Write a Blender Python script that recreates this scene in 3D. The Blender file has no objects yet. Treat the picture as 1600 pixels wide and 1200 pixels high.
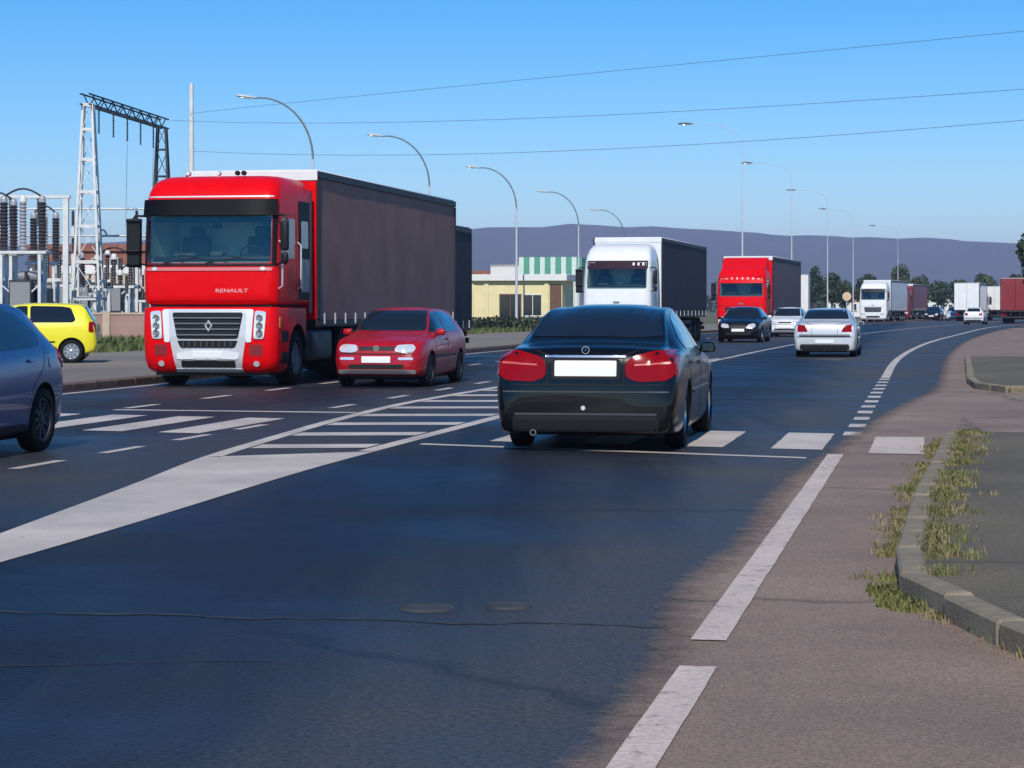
import bpy, bmesh, math, random
import numpy as np
from mathutils import Vector, Matrix
from mathutils.bvhtree import BVHTree
from mathutils import noise as mnoise

random.seed(7)
scene = bpy.context.scene
COL = scene.collection

# ------------------------------------------------------------------ camera
F_PX = 3500.0                       # focal length in pixels of a 1600 px wide frame
CAM_H = 1.42
cam_d = bpy.data.cameras.new('camera')
cam_d.sensor_width = 36.0
cam_d.lens = F_PX / 1600.0 * 36.0
cam_d.shift_y = -120.0 / 1600.0
cam_d.clip_start = 0.1
cam_d.clip_end = 30000
cam = bpy.data.objects.new('camera', cam_d)
COL.objects.link(cam)
cam.location = (0, 0, CAM_H)
cam.rotation_euler = (math.radians(90), 0, 0)
scene.camera = cam

# ------------------------------------------------------------------ sky, sun, exposure
SUN_EL = math.radians(40)
TO_SUN_H = Vector((-0.10, -1.0)).normalized()
SUN_AZ = math.atan2(TO_SUN_H.x, TO_SUN_H.y)
world = bpy.data.worlds.new('World')
scene.world = world
world.use_nodes = True
wn = world.node_tree
for n in list(wn.nodes):
    wn.nodes.remove(n)
sky = wn.nodes.new('ShaderNodeTexSky')
sky.sky_type = 'NISHITA'
sky.sun_disc = False
sky.sun_elevation = SUN_EL
sky.sun_rotation = SUN_AZ
sky.altitude = 1500
sky.air_density = 0.9
sky.dust_density = 0.0
sky.ozone_density = 3.0
bgn = wn.nodes.new('ShaderNodeBackground')
bgn.inputs['Strength'].default_value = 0.136
won = wn.nodes.new('ShaderNodeOutputWorld')
hsv = wn.nodes.new('ShaderNodeHueSaturation')
hsv.inputs['Saturation'].default_value = 1.50
wn.links.new(sky.outputs[0], hsv.inputs['Color'])
wn.links.new(hsv.outputs[0], bgn.inputs['Color'])
wn.links.new(bgn.outputs[0], won.inputs['Surface'])

sun_d = bpy.data.lights.new('sun', 'SUN')
sun_d.energy = 4.2
sun_d.angle = math.radians(0.53)
sun_d.color = (1.0, 0.95, 0.87)
sun = bpy.data.objects.new('sun', sun_d)
COL.objects.link(sun)
to_sun = Vector((TO_SUN_H.x * math.cos(SUN_EL), TO_SUN_H.y * math.cos(SUN_EL), math.sin(SUN_EL)))
sun.rotation_euler = (-to_sun).to_track_quat('-Z', 'Y').to_euler()
sun.location = (-20, -20, 40)

scene.view_settings.view_transform = 'Standard'
scene.view_settings.look = 'None'
scene.view_settings.exposure = 0.0
scene.view_settings.gamma = 1.0
scene.view_settings.use_curve_mapping = False
scene.render.engine = 'CYCLES'
scene.cycles.max_bounces = 8
scene.cycles.transparent_max_bounces = 8
scene.cycles.volume_bounces = 0

# ------------------------------------------------------------------ road coordinates
TH = math.atan(0.187)
SN, CS = math.sin(TH), math.cos(TH)
def coff(s):
    if s < 50: return 0.0
    if s < 200: return 0.00042 * (s - 50) ** 2
    return 9.45 + 0.126 * (s - 200)
def cslope(s):
    return 0.0 if s < 50 else (0.00084 * (s - 50) if s < 200 else 0.126)
def W(s, t, z=0.0):
    tt = t + coff(s)
    return Vector((s * SN + tt * CS, s * CS - tt * SN, z))
def head_away(s):                    # rotation about z that turns +x along the road, away from the camera
    a = TH + math.atan(cslope(s))
    return math.atan2(math.cos(a), math.sin(a))
def head_to(s):
    return head_away(s) + math.pi

# ------------------------------------------------------------------ materials
MATS = {}
def nd(nt, typ, **kw):
    n = nt.nodes.new(typ)
    for k, v in kw.items():
        setattr(n, k, v)
    return n
def mat(name, color, rough=0.5, metal=0.0, coat=0.0, var=0.0, vscale=6.0, bump=0.0, bscale=60.0, spec=0.5, color2=None,
        emit=None, bdist=0.01, stretch=None, detail=6.0):
    m = bpy.data.materials.new(name)
    m.use_nodes = True
    nt = m.node_tree
    b = nt.nodes['Principled BSDF']
    b.inputs['Base Color'].default_value = (*color, 1)
    b.inputs['Roughness'].default_value = rough
    b.inputs['Metallic'].default_value = metal
    b.inputs['Specular IOR Level'].default_value = spec
    b.inputs['Coat Weight'].default_value = coat
    b.inputs['Coat Roughness'].default_value = 0.04
    vec = None
    if var > 0 or bump > 0 or color2 is not None:
        tc = nd(nt, 'ShaderNodeTexCoord')
        vec = tc.outputs['Object']
        if stretch:
            mp = nd(nt, 'ShaderNodeMapping')
            mp.inputs['Scale'].default_value = stretch
            nt.links.new(vec, mp.inputs['Vector'])
            vec = mp.outputs[0]
    if var > 0 or color2 is not None:
        nz = nd(nt, 'ShaderNodeTexNoise')
        nz.inputs['Scale'].default_value = vscale
        nz.inputs['Detail'].default_value = detail
        nz.inputs['Roughness'].default_value = 0.62
        nt.links.new(vec, nz.inputs['Vector'])
        rp_ = nd(nt, 'ShaderNodeValToRGB')
        c2 = color2 if color2 is not None else tuple(min(1, c * (1 + var)) for c in color)
        c1 = color if color2 is not None else tuple(c * (1 - var) for c in color)
        rp_.color_ramp.elements[0].position = 0.32
        rp_.color_ramp.elements[1].position = 0.68
        rp_.color_ramp.elements[0].color = (*c1, 1)
        rp_.color_ramp.elements[1].color = (*c2, 1)
        nt.links.new(nz.outputs['Fac'], rp_.inputs['Fac'])
        nt.links.new(rp_.outputs[0], b.inputs['Base Color'])
    if bump > 0:
        nb = nd(nt, 'ShaderNodeTexNoise')
        nb.inputs['Scale'].default_value = bscale
        nb.inputs['Detail'].default_value = 4
        nt.links.new(vec, nb.inputs['Vector'])
        bp = nd(nt, 'ShaderNodeBump')
        bp.inputs['Strength'].default_value = bump
        bp.inputs['Distance'].default_value = bdist
        nt.links.new(nb.outputs['Fac'], bp.inputs['Height'])
        nt.links.new(bp.outputs[0], b.inputs['Normal'])
    if emit:
        b.inputs['Emission Color'].default_value = (*emit[0], 1)
        b.inputs['Emission Strength'].default_value = emit[1]
    MATS[name] = m
    return m

def clear_glass(name, tint):
    m = bpy.data.materials.new(name)
    m.use_nodes = True
    nt = m.node_tree
    for n in list(nt.nodes): nt.nodes.remove(n)
    tr = nd(nt, 'ShaderNodeBsdfTransparent'); tr.inputs[0].default_value = (*tint, 1)
    gl = nd(nt, 'ShaderNodeBsdfGlossy'); gl.inputs['Roughness'].default_value = 0.02
    fr = nd(nt, 'ShaderNodeFresnel'); fr.inputs[0].default_value = 1.55
    ma = nd(nt, 'ShaderNodeMath', operation='MULTIPLY_ADD'); ma.inputs[1].default_value = 1.1; ma.inputs[2].default_value = 0.05
    nt.links.new(fr.outputs[0], ma.inputs[0])
    mx = nd(nt, 'ShaderNodeMixShader')
    nt.links.new(ma.outputs[0], mx.inputs[0]); nt.links.new(tr.outputs[0], mx.inputs[1]); nt.links.new(gl.outputs[0], mx.inputs[2])
    o = nd(nt, 'ShaderNodeOutputMaterial'); nt.links.new(mx.outputs[0], o.inputs['Surface'])
    MATS[name] = m

# paints
mat('paint_red_truck', (0.74, 0.002, 0.006), 0.38, coat=0.08, var=0.06, vscale=3, spec=0.1)
mat('paint_red_car', (0.40, 0.004, 0.014), 0.32, coat=0.35, spec=0.3, var=0.06, vscale=3)
mat('paint_black', (0.0035, 0.0038, 0.005), 0.22, coat=0.35, var=0.1, spec=0.28)
mat('paint_blue', (0.035, 0.065, 0.19), 0.3, metal=0.4, coat=0.7, var=0.06)
mat('paint_yellow', (0.80, 0.73, 0.03), 0.4, coat=0.25, var=0.04, spec=0.3)
mat('paint_silver', (0.60, 0.60, 0.61), 0.32, metal=0.25, coat=0.8, var=0.04)
mat('paint_white', (0.78, 0.78, 0.77), 0.38, coat=0.4, var=0.05, vscale=2)
mat('paint_darkred', (0.22, 0.012, 0.016), 0.45, coat=0.2, var=0.12)
mat('paint_grey', (0.12, 0.125, 0.13), 0.35, coat=0.6)
mat('glass_dark', (0.010, 0.014, 0.018), 0.03, spec=0.8, coat=0.3)
mat('glass_green', (0.02, 0.035, 0.035), 0.04, spec=0.7)
clear_glass('glass_clear', (0.80, 0.94, 0.88))
mat('rubber', (0.008, 0.008, 0.009), 0.8, var=0.25, vscale=20, spec=0.2)
mat('black_plastic', (0.009, 0.009, 0.011), 0.5, var=0.2, vscale=12, spec=0.3)
mat('dark_plastic', (0.045, 0.045, 0.05), 0.55)
mat('gap_dark', (0.004, 0.004, 0.005), 0.8)
mat('grey_plastic', (0.25, 0.25, 0.26), 0.5)
mat('chrome', (0.82, 0.83, 0.85), 0.12, metal=1.0)
mat('rim_alloy', (0.55, 0.55, 0.58), 0.3, metal=0.8)
mat('silver_trim', (0.72, 0.72, 0.73), 0.32, metal=0.35, coat=0.3)
mat('lamp_clear', (0.78, 0.80, 0.82), 0.12, metal=0.35, coat=1.0, spec=0.9)
mat('lamp_red', (0.26, 0.002, 0.004), 0.15, coat=0.12, spec=0.2)
mat('lamp_orange', (0.75, 0.22, 0.02), 0.15, coat=1.0)
mat('plate_white', (0.82, 0.82, 0.80), 0.45)
mat('seat_cloth', (0.06, 0.065, 0.07), 0.9)
mat('cab_liner', (0.50, 0.56, 0.52), 0.85, var=0.1)
mat('curtain_grey', (0.34, 0.185, 0.155), 0.7, spec=0.12, var=0.12, vscale=1.3, bump=0.12, bscale=4, bdist=0.03)
mat('curtain_dark', (0.036, 0.034, 0.042), 0.65, spec=0.15, var=0.15, vscale=1.3, bump=0.12, bscale=4, bdist=0.03)
mat('curtain_mid', (0.17, 0.13, 0.135), 0.7, spec=0.12, var=0.12, vscale=1.3)
mat('trailer_rail', (0.014, 0.014, 0.022), 0.5, spec=0.3)
mat('visor_black', (0.004, 0.004, 0.006), 0.5, spec=0.12)
mat('roof_tarp', (0.72, 0.72, 0.72), 0.55, var=0.08, vscale=2)
mat('chassis', (0.020, 0.019, 0.019), 0.7, var=0.3, vscale=9)
mat('lettering_pale', (0.80, 0.45, 0.45), 0.4)
# street and buildings
mat('galvanised', (0.50, 0.51, 0.53), 0.45, metal=0.2, var=0.1, vscale=3)
mat('mast_pale', (0.52, 0.54, 0.58), 0.5, var=0.06, vscale=3)
mat('arm_grey', (0.17, 0.18, 0.20), 0.5, var=0.1)
mat('lamp_head_grey', (0.55, 0.56, 0.57), 0.4, var=0.08)
mat('lamp_head_dark', (0.10, 0.10, 0.11), 0.5)
mat('steel_white', (0.66, 0.66, 0.64), 0.5, var=0.12, vscale=2)
mat('steel_dark', (0.030, 0.032, 0.036), 0.6, var=0.2)
mat('porcelain_dark', (0.045, 0.033, 0.035), 0.25, coat=0.4, var=0.25)
mat('porcelain_grey', (0.34, 0.33, 0.36), 0.35, coat=0.3, var=0.12)
mat('concrete', (0.40, 0.38, 0.35), 0.85, var=0.16, vscale=2.5, bump=0.15, bscale=30)
mat('stucco_cream', (0.76, 0.65, 0.36), 0.8, var=0.08, vscale=1.5, bump=0.1, bscale=40)
mat('stucco_white', (0.72, 0.70, 0.66), 0.8, var=0.07, vscale=0.8)
mat('stucco_tan', (0.52, 0.41, 0.30), 0.85, var=0.1, vscale=1)
mat('brick_red', (0.27, 0.105, 0.07), 0.85, var=0.25, vscale=2)
mat('brick_orange', (0.42, 0.19, 0.11), 0.85, var=0.18, vscale=1)
mat('wall_pink', (0.36, 0.22, 0.18), 0.85, var=0.15, vscale=1)
mat('green_panel', (0.09, 0.33, 0.22), 0.5, var=0.08)
mat('pale_green_panel', (0.60, 0.72, 0.64), 0.5, var=0.08)
mat('door_brown', (0.13, 0.065, 0.04), 0.6, var=0.2)
mat('window_dark', (0.02, 0.025, 0.03), 0.08)
mat('kerb_stone', (0.23, 0.185, 0.125), 0.95, var=0.25, vscale=5, bump=0.4, bscale=35)
mat('kerb_brown', (0.13, 0.085, 0.07), 0.9, var=0.25, vscale=3, bump=0.3, bscale=25)
mat('cable', (0.12, 0.14, 0.18), 0.6)
mat('bark', (0.09, 0.07, 0.055), 0.9, var=0.3, bump=0.5, bscale=15)
mat('grass_green', (0.10, 0.13, 0.035), 0.8, var=0.35, vscale=0.6)
mat('leaf_dark', (0.028, 0.052, 0.020), 0.6, var=0.45, vscale=0.8)
mat('leaf_mid', (0.055, 0.085, 0.026), 0.6, var=0.4, vscale=0.8)
mat('weed_green', (0.135, 0.14, 0.04), 0.85, var=0.35, vscale=3)
mat('weed_straw', (0.25, 0.195, 0.095), 0.85, var=0.25, vscale=3)
mat('sign_tan', (0.62, 0.45, 0.30), 0.6)
mat('iron', (0.06, 0.06, 0.06), 0.5, metal=0.5, var=0.3, vscale=20)

def ground_mat(name, c1, c2, c3, rough, vs=0.35, fine=90.0, fvar=0.35, bump=0.5, bdist=0.006, spec=0.5, cracks=0.0, wear=None, rvar=0.1, lanes=None):
    """mottled mineral surface: broad stains, fine aggregate, bump, optional cracks"""
    m = bpy.data.materials.new(name); m.use_nodes = True
    nt = m.node_tree; b = nt.nodes['Principled BSDF']
    b.inputs['Specular IOR Level'].default_value = spec
    tc = nd(nt, 'ShaderNodeTexCoord'); v = tc.outputs['Object']
    n1 = nd(nt, 'ShaderNodeTexNoise'); n1.inputs['Scale'].default_value = vs; n1.inputs['Detail'].default_value = 7; n1.inputs['Roughness'].default_value = 0.6
    nt.links.new(v, n1.inputs['Vector'])
    r1 = nd(nt, 'ShaderNodeValToRGB')
    e = r1.color_ramp.elements
    e[0].position = 0.30; e[0].color = (*c1, 1); e[1].position = 0.70; e[1].color = (*c3, 1)
    k = r1.color_ramp.elements.new(0.5); k.color = (*c2, 1)
    nt.links.new(n1.outputs['Fac'], r1.inputs['Fac'])
    base = r1.outputs[0]
    if lanes:                        # tone across the road: older, dusty strips; polished lane's sky reflection painted navy
        dt = nd(nt, 'ShaderNodeVectorMath', operation='DOT_PRODUCT'); dt.inputs[1].default_value = (CS, -SN, 0)
        nt.links.new(v, dt.inputs[0])
        mp = nd(nt, 'ShaderNodeMapping'); mp.inputs['Rotation'].default_value = (0, 0, TH); mp.inputs['Scale'].default_value = (1.3, 0.07, 1)
        nt.links.new(v, mp.inputs['Vector'])
        sn_ = nd(nt, 'ShaderNodeTexNoise'); sn_.inputs['Scale'].default_value = 1.0; sn_.inputs['Detail'].default_value = 6; sn_.inputs['Roughness'].default_value = .65
        nt.links.new(mp.outputs[0], sn_.inputs['Vector'])
        mm = nd(nt, 'ShaderNodeMath', operation='MULTIPLY_ADD'); mm.inputs[1].default_value = 2.4; mm.inputs[2].default_value = -1.2
        nt.links.new(sn_.outputs['Fac'], mm.inputs[0])
        aa = nd(nt, 'ShaderNodeMath', operation='ADD'); nt.links.new(dt.outputs['Value'], aa.inputs[0]); nt.links.new(mm.outputs[0], aa.inputs[1])
        mr_ = nd(nt, 'ShaderNodeMapRange'); mr_.inputs['From Min'].default_value = -15; mr_.inputs['From Max'].default_value = 3
        nt.links.new(aa.outputs[0], mr_.inputs['Value'])
        lr = nd(nt, 'ShaderNodeValToRGB'); le = lr.color_ramp.elements
        le[0].position = 0.0; le[0].color = (*lanes[0][1], 1); le[1].position = 1.0; le[1].color = (*lanes[-1][1], 1)
        for tt_, cc_ in lanes[1:-1]:
            q_ = lr.color_ramp.elements.new((tt_ + 15) / 18); q_.color = (*cc_, 1)
        nt.links.new(mr_.outputs[0], lr.inputs['Fac'])
        lm = nd(nt, 'ShaderNodeMix', data_type='RGBA', blend_type='MULTIPLY'); lm.inputs['Factor'].default_value = 1
        nt.links.new(base, lm.inputs['A']); nt.links.new(lr.outputs[0], lm.inputs['B'])
        base = lm.outputs['Result']
    n2 = nd(nt, 'ShaderNodeTexNoise'); n2.inputs['Scale'].default_value = fine; n2.inputs['Detail'].default_value = 3
    nt.links.new(v, n2.inputs['Vector'])
    mr = nd(nt, 'ShaderNodeMapRange'); mr.inputs['From Min'].default_value = 0.3; mr.inputs['From Max'].default_value = 0.7
    mr.inputs['To Min'].default_value = 1 - fvar; mr.inputs['To Max'].default_value = 1 + fvar
    nt.links.new(n2.outputs['Fac'], mr.inputs['Value'])
    mul = nd(nt, 'ShaderNodeMix', data_type='RGBA', blend_type='MULTIPLY'); mul.inputs['Factor'].default_value = 1
    nt.links.new(base, mul.inputs['A']); nt.links.new(mr.outputs[0], mul.inputs['B'])
    out = mul.outputs['Result']
    if cracks > 0:
        vo = nd(nt, 'ShaderNodeTexVoronoi', feature='DISTANCE_TO_EDGE'); vo.inputs['Scale'].default_value = cracks
        dn = nd(nt, 'ShaderNodeTexNoise'); dn.inputs['Scale'].default_value = 2.0; dn.inputs['Detail'].default_value = 5
        nt.links.new(v, dn.inputs['Vector'])
        ad = nd(nt, 'ShaderNodeMix', data_type='RGBA', blend_type='LINEAR_LIGHT'); ad.inputs['Factor'].default_value = 0.25
        nt.links.new(v, ad.inputs['A']); nt.links.new(dn.outputs['Color'], ad.inputs['B'])
        nt.links.new(ad.outputs['Result'], vo.inputs['Vector'])
        cr = nd(nt, 'ShaderNodeMapRange'); cr.inputs['From Min'].default_value = 0.0; cr.inputs['From Max'].default_value = 0.012
        cr.inputs['To Min'].default_value = 0.6; cr.inputs['To Max'].default_value = 1.0
        nt.links.new(vo.outputs['Distance'], cr.inputs['Value'])
        m2 = nd(nt, 'ShaderNodeMix', data_type='RGBA', blend_type='MULTIPLY'); m2.inputs['Factor'].default_value = 1
        nt.links.new(out, m2.inputs['A']); nt.links.new(cr.outputs[0], m2.inputs['B'])
        out = m2.outputs['Result']
    if wear is not None:             # worn-through paint: shows the wear colour in speckles and patches
        wz = nd(nt, 'ShaderNodeTexNoise'); wz.inputs['Scale'].default_value = wear[1]; wz.inputs['Detail'].default_value = 9; wz.inputs['Roughness'].default_value = 0.72
        nt.links.new(v, wz.inputs['Vector'])
        wr = nd(nt, 'ShaderNodeMapRange'); wr.inputs['From Min'].default_value = wear[2]; wr.inputs['From Max'].default_value = wear[2] + 0.09
        nt.links.new(wz.outputs['Fac'], wr.inputs['Value'])
        m3 = nd(nt, 'ShaderNodeMix', data_type='RGBA'); m3.inputs['B'].default_value = (*wear[0], 1)
        nt.links.new(wr.outputs[0], m3.inputs['Factor']); nt.links.new(out, m3.inputs['A'])
        out = m3.outputs['Result']
    nt.links.new(out, b.inputs['Base Color'])
    rr = nd(nt, 'ShaderNodeMapRange'); rr.inputs['To Min'].default_value = rough - rvar; rr.inputs['To Max'].default_value = rough + rvar
    rr.inputs['From Min'].default_value = 0.3; rr.inputs['From Max'].default_value = 0.7
    nt.links.new(n1.outputs['Fac'], rr.inputs['Value']); nt.links.new(rr.outputs[0], b.inputs['Roughness'])
    bp = nd(nt, 'ShaderNodeBump'); bp.inputs['Strength'].default_value = bump; bp.inputs['Distance'].default_value = bdist
    nt.links.new(n2.outputs['Fac'], bp.inputs['Height']); nt.links.new(bp.outputs[0], b.inputs['Normal'])
    MATS[name] = m
ground_mat('asphalt', (0.034, 0.037, 0.045), (0.045, 0.047, 0.052), (0.064, 0.064, 0.064), 0.54, vs=0.3, bump=0.9, bdist=0.012, fine=42, fvar=0.5, spec=0.34, cracks=0.11, rvar=0.17,
           lanes=[(-15, (.8, .72, .66)), (-12, (.42, .42, .45)), (-9.5, (.34, .36, .42)), (-7.8, (1.0, .96, .90)), (-6.2, (.95, .92, .86)), (-5.0, (.24, .28, .40)), (-3.2, (.20, .25, .38)), (-2.4, (.55, .58, .60)), (-1.6, (1.35, 1.2, 1.0)), (3, (1.1, 1.0, .9))])
ground_mat('asphalt_pink', (0.19, 0.132, 0.098), (0.245, 0.172, 0.129), (0.30, 0.215, 0.161), 0.85, vs=0.5, bump=0.6, fine=70, cracks=0.16)
ground_mat('plot_grey', (0.10, 0.082, 0.052), (0.128, 0.105, 0.067), (0.16, 0.132, 0.086), 0.9, vs=0.4, bump=0.6, fine=50, cracks=0.15)
ground_mat('yard', (0.17, 0.145, 0.12), (0.21, 0.18, 0.15), (0.26, 0.22, 0.18), 0.9, vs=0.15, fine=30)
ground_mat('earth', (0.075, 0.085, 0.035), (0.11, 0.115, 0.05), (0.16, 0.14, 0.08), 0.95, vs=0.02, fine=6)
ground_mat('road_paint', (0.46, 0.39, 0.335), (0.56, 0.48, 0.41), (0.66, 0.575, 0.50), 0.6, vs=0.8, fine=60, fvar=0.12, bump=0.3, wear=((0.12, 0.11, 0.10), 3.5, 0.62))
ground_mat('road_paint_old', (0.50, 0.40, 0.335), (0.59, 0.475, 0.40), (0.66, 0.545, 0.465), 0.7, vs=0.9, fine=45, fvar=0.2, bump=0.4, wear=((0.21, 0.16, 0.13), 9, 0.57))
ground_mat('hill_forest', (0.030, 0.045, 0.022), (0.045, 0.055, 0.028), (0.075, 0.075, 0.045), 0.95, vs=0.006, fine=0.08, fvar=0.4, bump=0.0)

# ------------------------------------------------------------------ mesh helpers
class MB:
    def __init__(self):
        self.v = []; self.f = []; self.mi = []
        self.cur = 0
    def add(self, vs, fs):
        o = len(self.v)
        self.v += [tuple(p) for p in vs]
        for f in fs:
            self.f.append([i + o for i in f]); self.mi.append(self.cur)
        return self
    def box(self, x0, x1, y0, y1, z0, z1, bev=0.0, seg=1, rot=None, at=None):
        if bev <= 0:
            vs = [(x, y, z) for x in (x0, x1) for y in (y0, y1) for z in (z0, z1)]
            fs = [(0, 1, 3, 2), (4, 6, 7, 5), (0, 4, 5, 1), (2, 3, 7, 6), (0, 2, 6, 4), (1, 5, 7, 3)]
        else:
            bm = bmesh.new()
            bmesh.ops.create_cube(bm, size=1.0)
            for v in bm.verts:
                v.co = Vector(((x0 + x1) / 2 + v.co.x * (x1 - x0), (y0 + y1) / 2 + v.co.y * (y1 - y0), (z0 + z1) / 2 + v.co.z * (z1 - z0)))
            bmesh.ops.bevel(bm, geom=list(bm.edges), offset=min(bev, 0.49 * min(abs(x1 - x0), abs(y1 - y0), abs(z1 - z0))), segments=seg, affect='EDGES', profile=0.5)
            bm.verts.index_update()
            vs = [v.co.copy() for v in bm.verts]; fs = [[v.index for v in f.verts] for f in bm.faces]
            bm.free()
        if rot is not None:
            vs = [rot @ Vector(p) for p in vs]
        if at is not None:
            vs = [Vector(p) + Vector(at) for p in vs]
        return self.add(vs, fs)
    def bar(self, a, b, w, h=None, up=(0, 0, 1)):
        """square bar between two points"""
        a = Vector(a); b = Vector(b); h = h or w
        d = (b - a).normalized(); u = Vector(up)
        if abs(d.dot(u)) > 0.98: u = Vector((1, 0, 0))
        s = d.cross(u).normalized(); u = s.cross(d)
        vs = []
        for p in (a, b):
            for sx, sy in ((-1, -1), (1, -1), (1, 1), (-1, 1)):
                vs.append(p + s * (sx * w / 2) + u * (sy * h / 2))
        return self.add(vs, [(0, 1, 2, 3), (7, 6, 5, 4), (0, 4, 5, 1), (1, 5, 6, 2), (2, 6, 7, 3), (3, 7, 4, 0)])
    def tube(self, pts, r, n=8, caps=True):
        pts = [Vector(p) for p in pts]
        rs = r if isinstance(r, (list, tuple)) else [r] * len(pts)
        vs = []; fs = []
        prev = None
        for i, p in enumerate(pts):
            d = (pts[min(i + 1, len(pts) - 1)] - pts[max(i - 1, 0)]).normalized()
            if prev is None:
                u = Vector((0, 0, 1)) if abs(d.z) < 0.9 else Vector((1, 0, 0))
                s = d.cross(u).normalized()
            else:
                s = (prev - d * prev.dot(d)).normalized()
            prev = s
            u = s.cross(d)
            for k in range(n):
                a = 2 * math.pi * k / n
                vs.append(p + (s * math.cos(a) + u * math.sin(a)) * rs[i])
        for i in range(len(pts) - 1):
            for k in range(n):
                fs.append((i * n + k, i * n + (k + 1) % n, (i + 1) * n + (k + 1) % n, (i + 1) * n + k))
        if caps:
            fs.append(tuple(range(n - 1, -1, -1))); fs.append(tuple((len(pts) - 1) * n + k for k in range(n)))
        return self.add(vs, fs)
    def lathe(self, prof, n=24, axis='z', at=(0, 0, 0), close=False):
        """prof: list of (radius, height) about the axis"""
        vs = []; fs = []
        m = len(prof)
        for k in range(n):
            a = 2 * math.pi * k / n
            c, s = math.cos(a), math.sin(a)
            for r, h in prof:
                if axis == 'z': p = (r * c, r * s, h)
                elif axis == 'y': p = (r * c, h, r * s)
                else: p = (h, r * c, r * s)
                vs.append((p[0] + at[0], p[1] + at[1], p[2] + at[2]))
        for k in range(n):
            k2 = (k + 1) % n
            for j in range(m - 1 if not close else m):
                j2 = (j + 1) % m
                q = (k * m + j, k2 * m + j, k2 * m + j2, k * m + j2)
                fs.append(q if axis != 'y' else q[::-1])
        return self.add(vs, fs)
    def prism(self, poly, y0, y1, axis='y'):
        """extrude a 2D polygon: axis y takes (x,z), axis x takes (y,z), axis z takes (x,y)"""
        n = len(poly)
        def p3(p, h):
            return (p[0], h, p[1]) if axis == 'y' else ((h, p[0], p[1]) if axis == 'x' else (p[0], p[1], h))
        vs = [p3(p, y0) for p in poly] + [p3(p, y1) for p in poly]
        fs = [tuple(range(n)), tuple(range(2 * n - 1, n - 1, -1))]
        for i in range(n):
            j = (i + 1) % n
            fs.append((i, i + n, j + n, j))
        return self.add(vs, fs)
    def mesh(self, name, mats, smooth=None):
        me = bpy.data.meshes.new(name)
        me.from_pydata([tuple(p) for p in self.v], [], self.f)
        if not isinstance(mats, (list, tuple)): mats = [mats]
        for m in mats: me.materials.append(MATS[m])
        if len(mats) > 1:
            me.polygons.foreach_set('material_index', self.mi)
        bm = bmesh.new(); bm.from_mesh(me)
        bmesh.ops.recalc_face_normals(bm, faces=bm.faces)
        bm.to_mesh(me); bm.free()
        if smooth is not None:
            me.polygons.foreach_set('use_smooth', [True] * len(me.polygons))
            me.set_sharp_from_angle(angle=math.radians(smooth))
        return me
    def build(self, name, mats, parent=None, smooth=None):
        return link(name, self.mesh(name, mats, smooth), parent)

def link(name, me, parent=None, loc=None, rot=None):
    o = bpy.data.objects.new(name, me)
    COL.objects.link(o)
    if parent is not None: o.parent = parent
    if loc is not None: o.location = loc
    if rot is not None: o.rotation_euler = rot
    return o
def tag(o, label, cat, group=None):
    o['label'] = label; o['category'] = cat
    if group: o['group'] = group
    return o
def struct(o):
    o['kind'] = 'structure'; return o
def stuff(o):
    o['kind'] = 'stuff'; return o
def thing(name, label, cat, loc=(0, 0, 0), rz=0.0, group=None):
    o = bpy.data.objects.new(name, None)
    o.empty_display_size = 0.3
    COL.objects.link(o)
    o.location = loc; o.rotation_euler = (0, 0, rz)
    return tag(o, label, cat, group)
def copy_tree(o, parent=None):
    c = o.copy(); COL.objects.link(c); c.parent = parent
    for ch in list(o.children):
        copy_tree(ch, c)
    return c

def rp(pts, r=0.04, n=4):
    """polygon with rounded corners"""
    out = []
    m = len(pts)
    for i in range(m):
        p = Vector(pts[i]); a = Vector(pts[i - 1]); b = Vector(pts[(i + 1) % m])
        da = (a - p); db = (b - p)
        rr = min(r, da.length * 0.45, db.length * 0.45)
        p0 = p + da.normalized() * rr; p1 = p + db.normalized() * rr
        for k in range(n + 1):
            u = k / n
            q = p0 * (1 - u) ** 2 + p * 2 * u * (1 - u) + p1 * u ** 2
            out.append((q.x, q.y))
    return out
def rect(u0, u1, v0, v1, r=0.02, n=3):
    return rp([(u0, v0), (u1, v0), (u1, v1), (u0, v1)], r, n)
def ell(u, v, a, b, n=16):
    return [(u + a * math.cos(2 * math.pi * k / n), v + b * math.sin(2 * math.pi * k / n)) for k in range(n)]
def mir(poly):
    return [(-u, v) for u, v in poly][::-1]

def tess(poly, res):
    bm = bmesh.new()
    vs = [bm.verts.new((p[0], p[1], 0)) for p in poly]
    f = bm.faces.new(vs)
    bmesh.ops.triangulate(bm, faces=[f])
    for _ in range(5):
        lo = [e for e in bm.edges if e.calc_length() > res]
        if not lo: break
        bmesh.ops.subdivide_edges(bm, edges=lo, cuts=1)
        bmesh.ops.triangulate(bm, faces=[f for f in bm.faces if len(f.verts) > 3])
    bm.verts.index_update()
    V = [(v.co.x, v.co.y) for v in bm.verts]
    T = [[v.index for v in f.verts] for f in bm.faces]
    B = [tuple(v.index for v in e.verts) for e in bm.edges if len(e.link_faces) == 1]
    bm.free()
    return V, T, B
AX = {'+y': (lambda u, v: (Vector((u, 4, v)), Vector((0, -1, 0)))), '-y': (lambda u, v: (Vector((u, -4, v)), Vector((0, 1, 0)))),
      '+x': (lambda u, v: (Vector((9, u, v)), Vector((-1, 0, 0)))), '-x': (lambda u, v: (Vector((-30, u, v)), Vector((1, 0, 0)))),
      '+z': (lambda u, v: (Vector((u, v, 9)), Vector((0, 0, -1))))}
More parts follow.
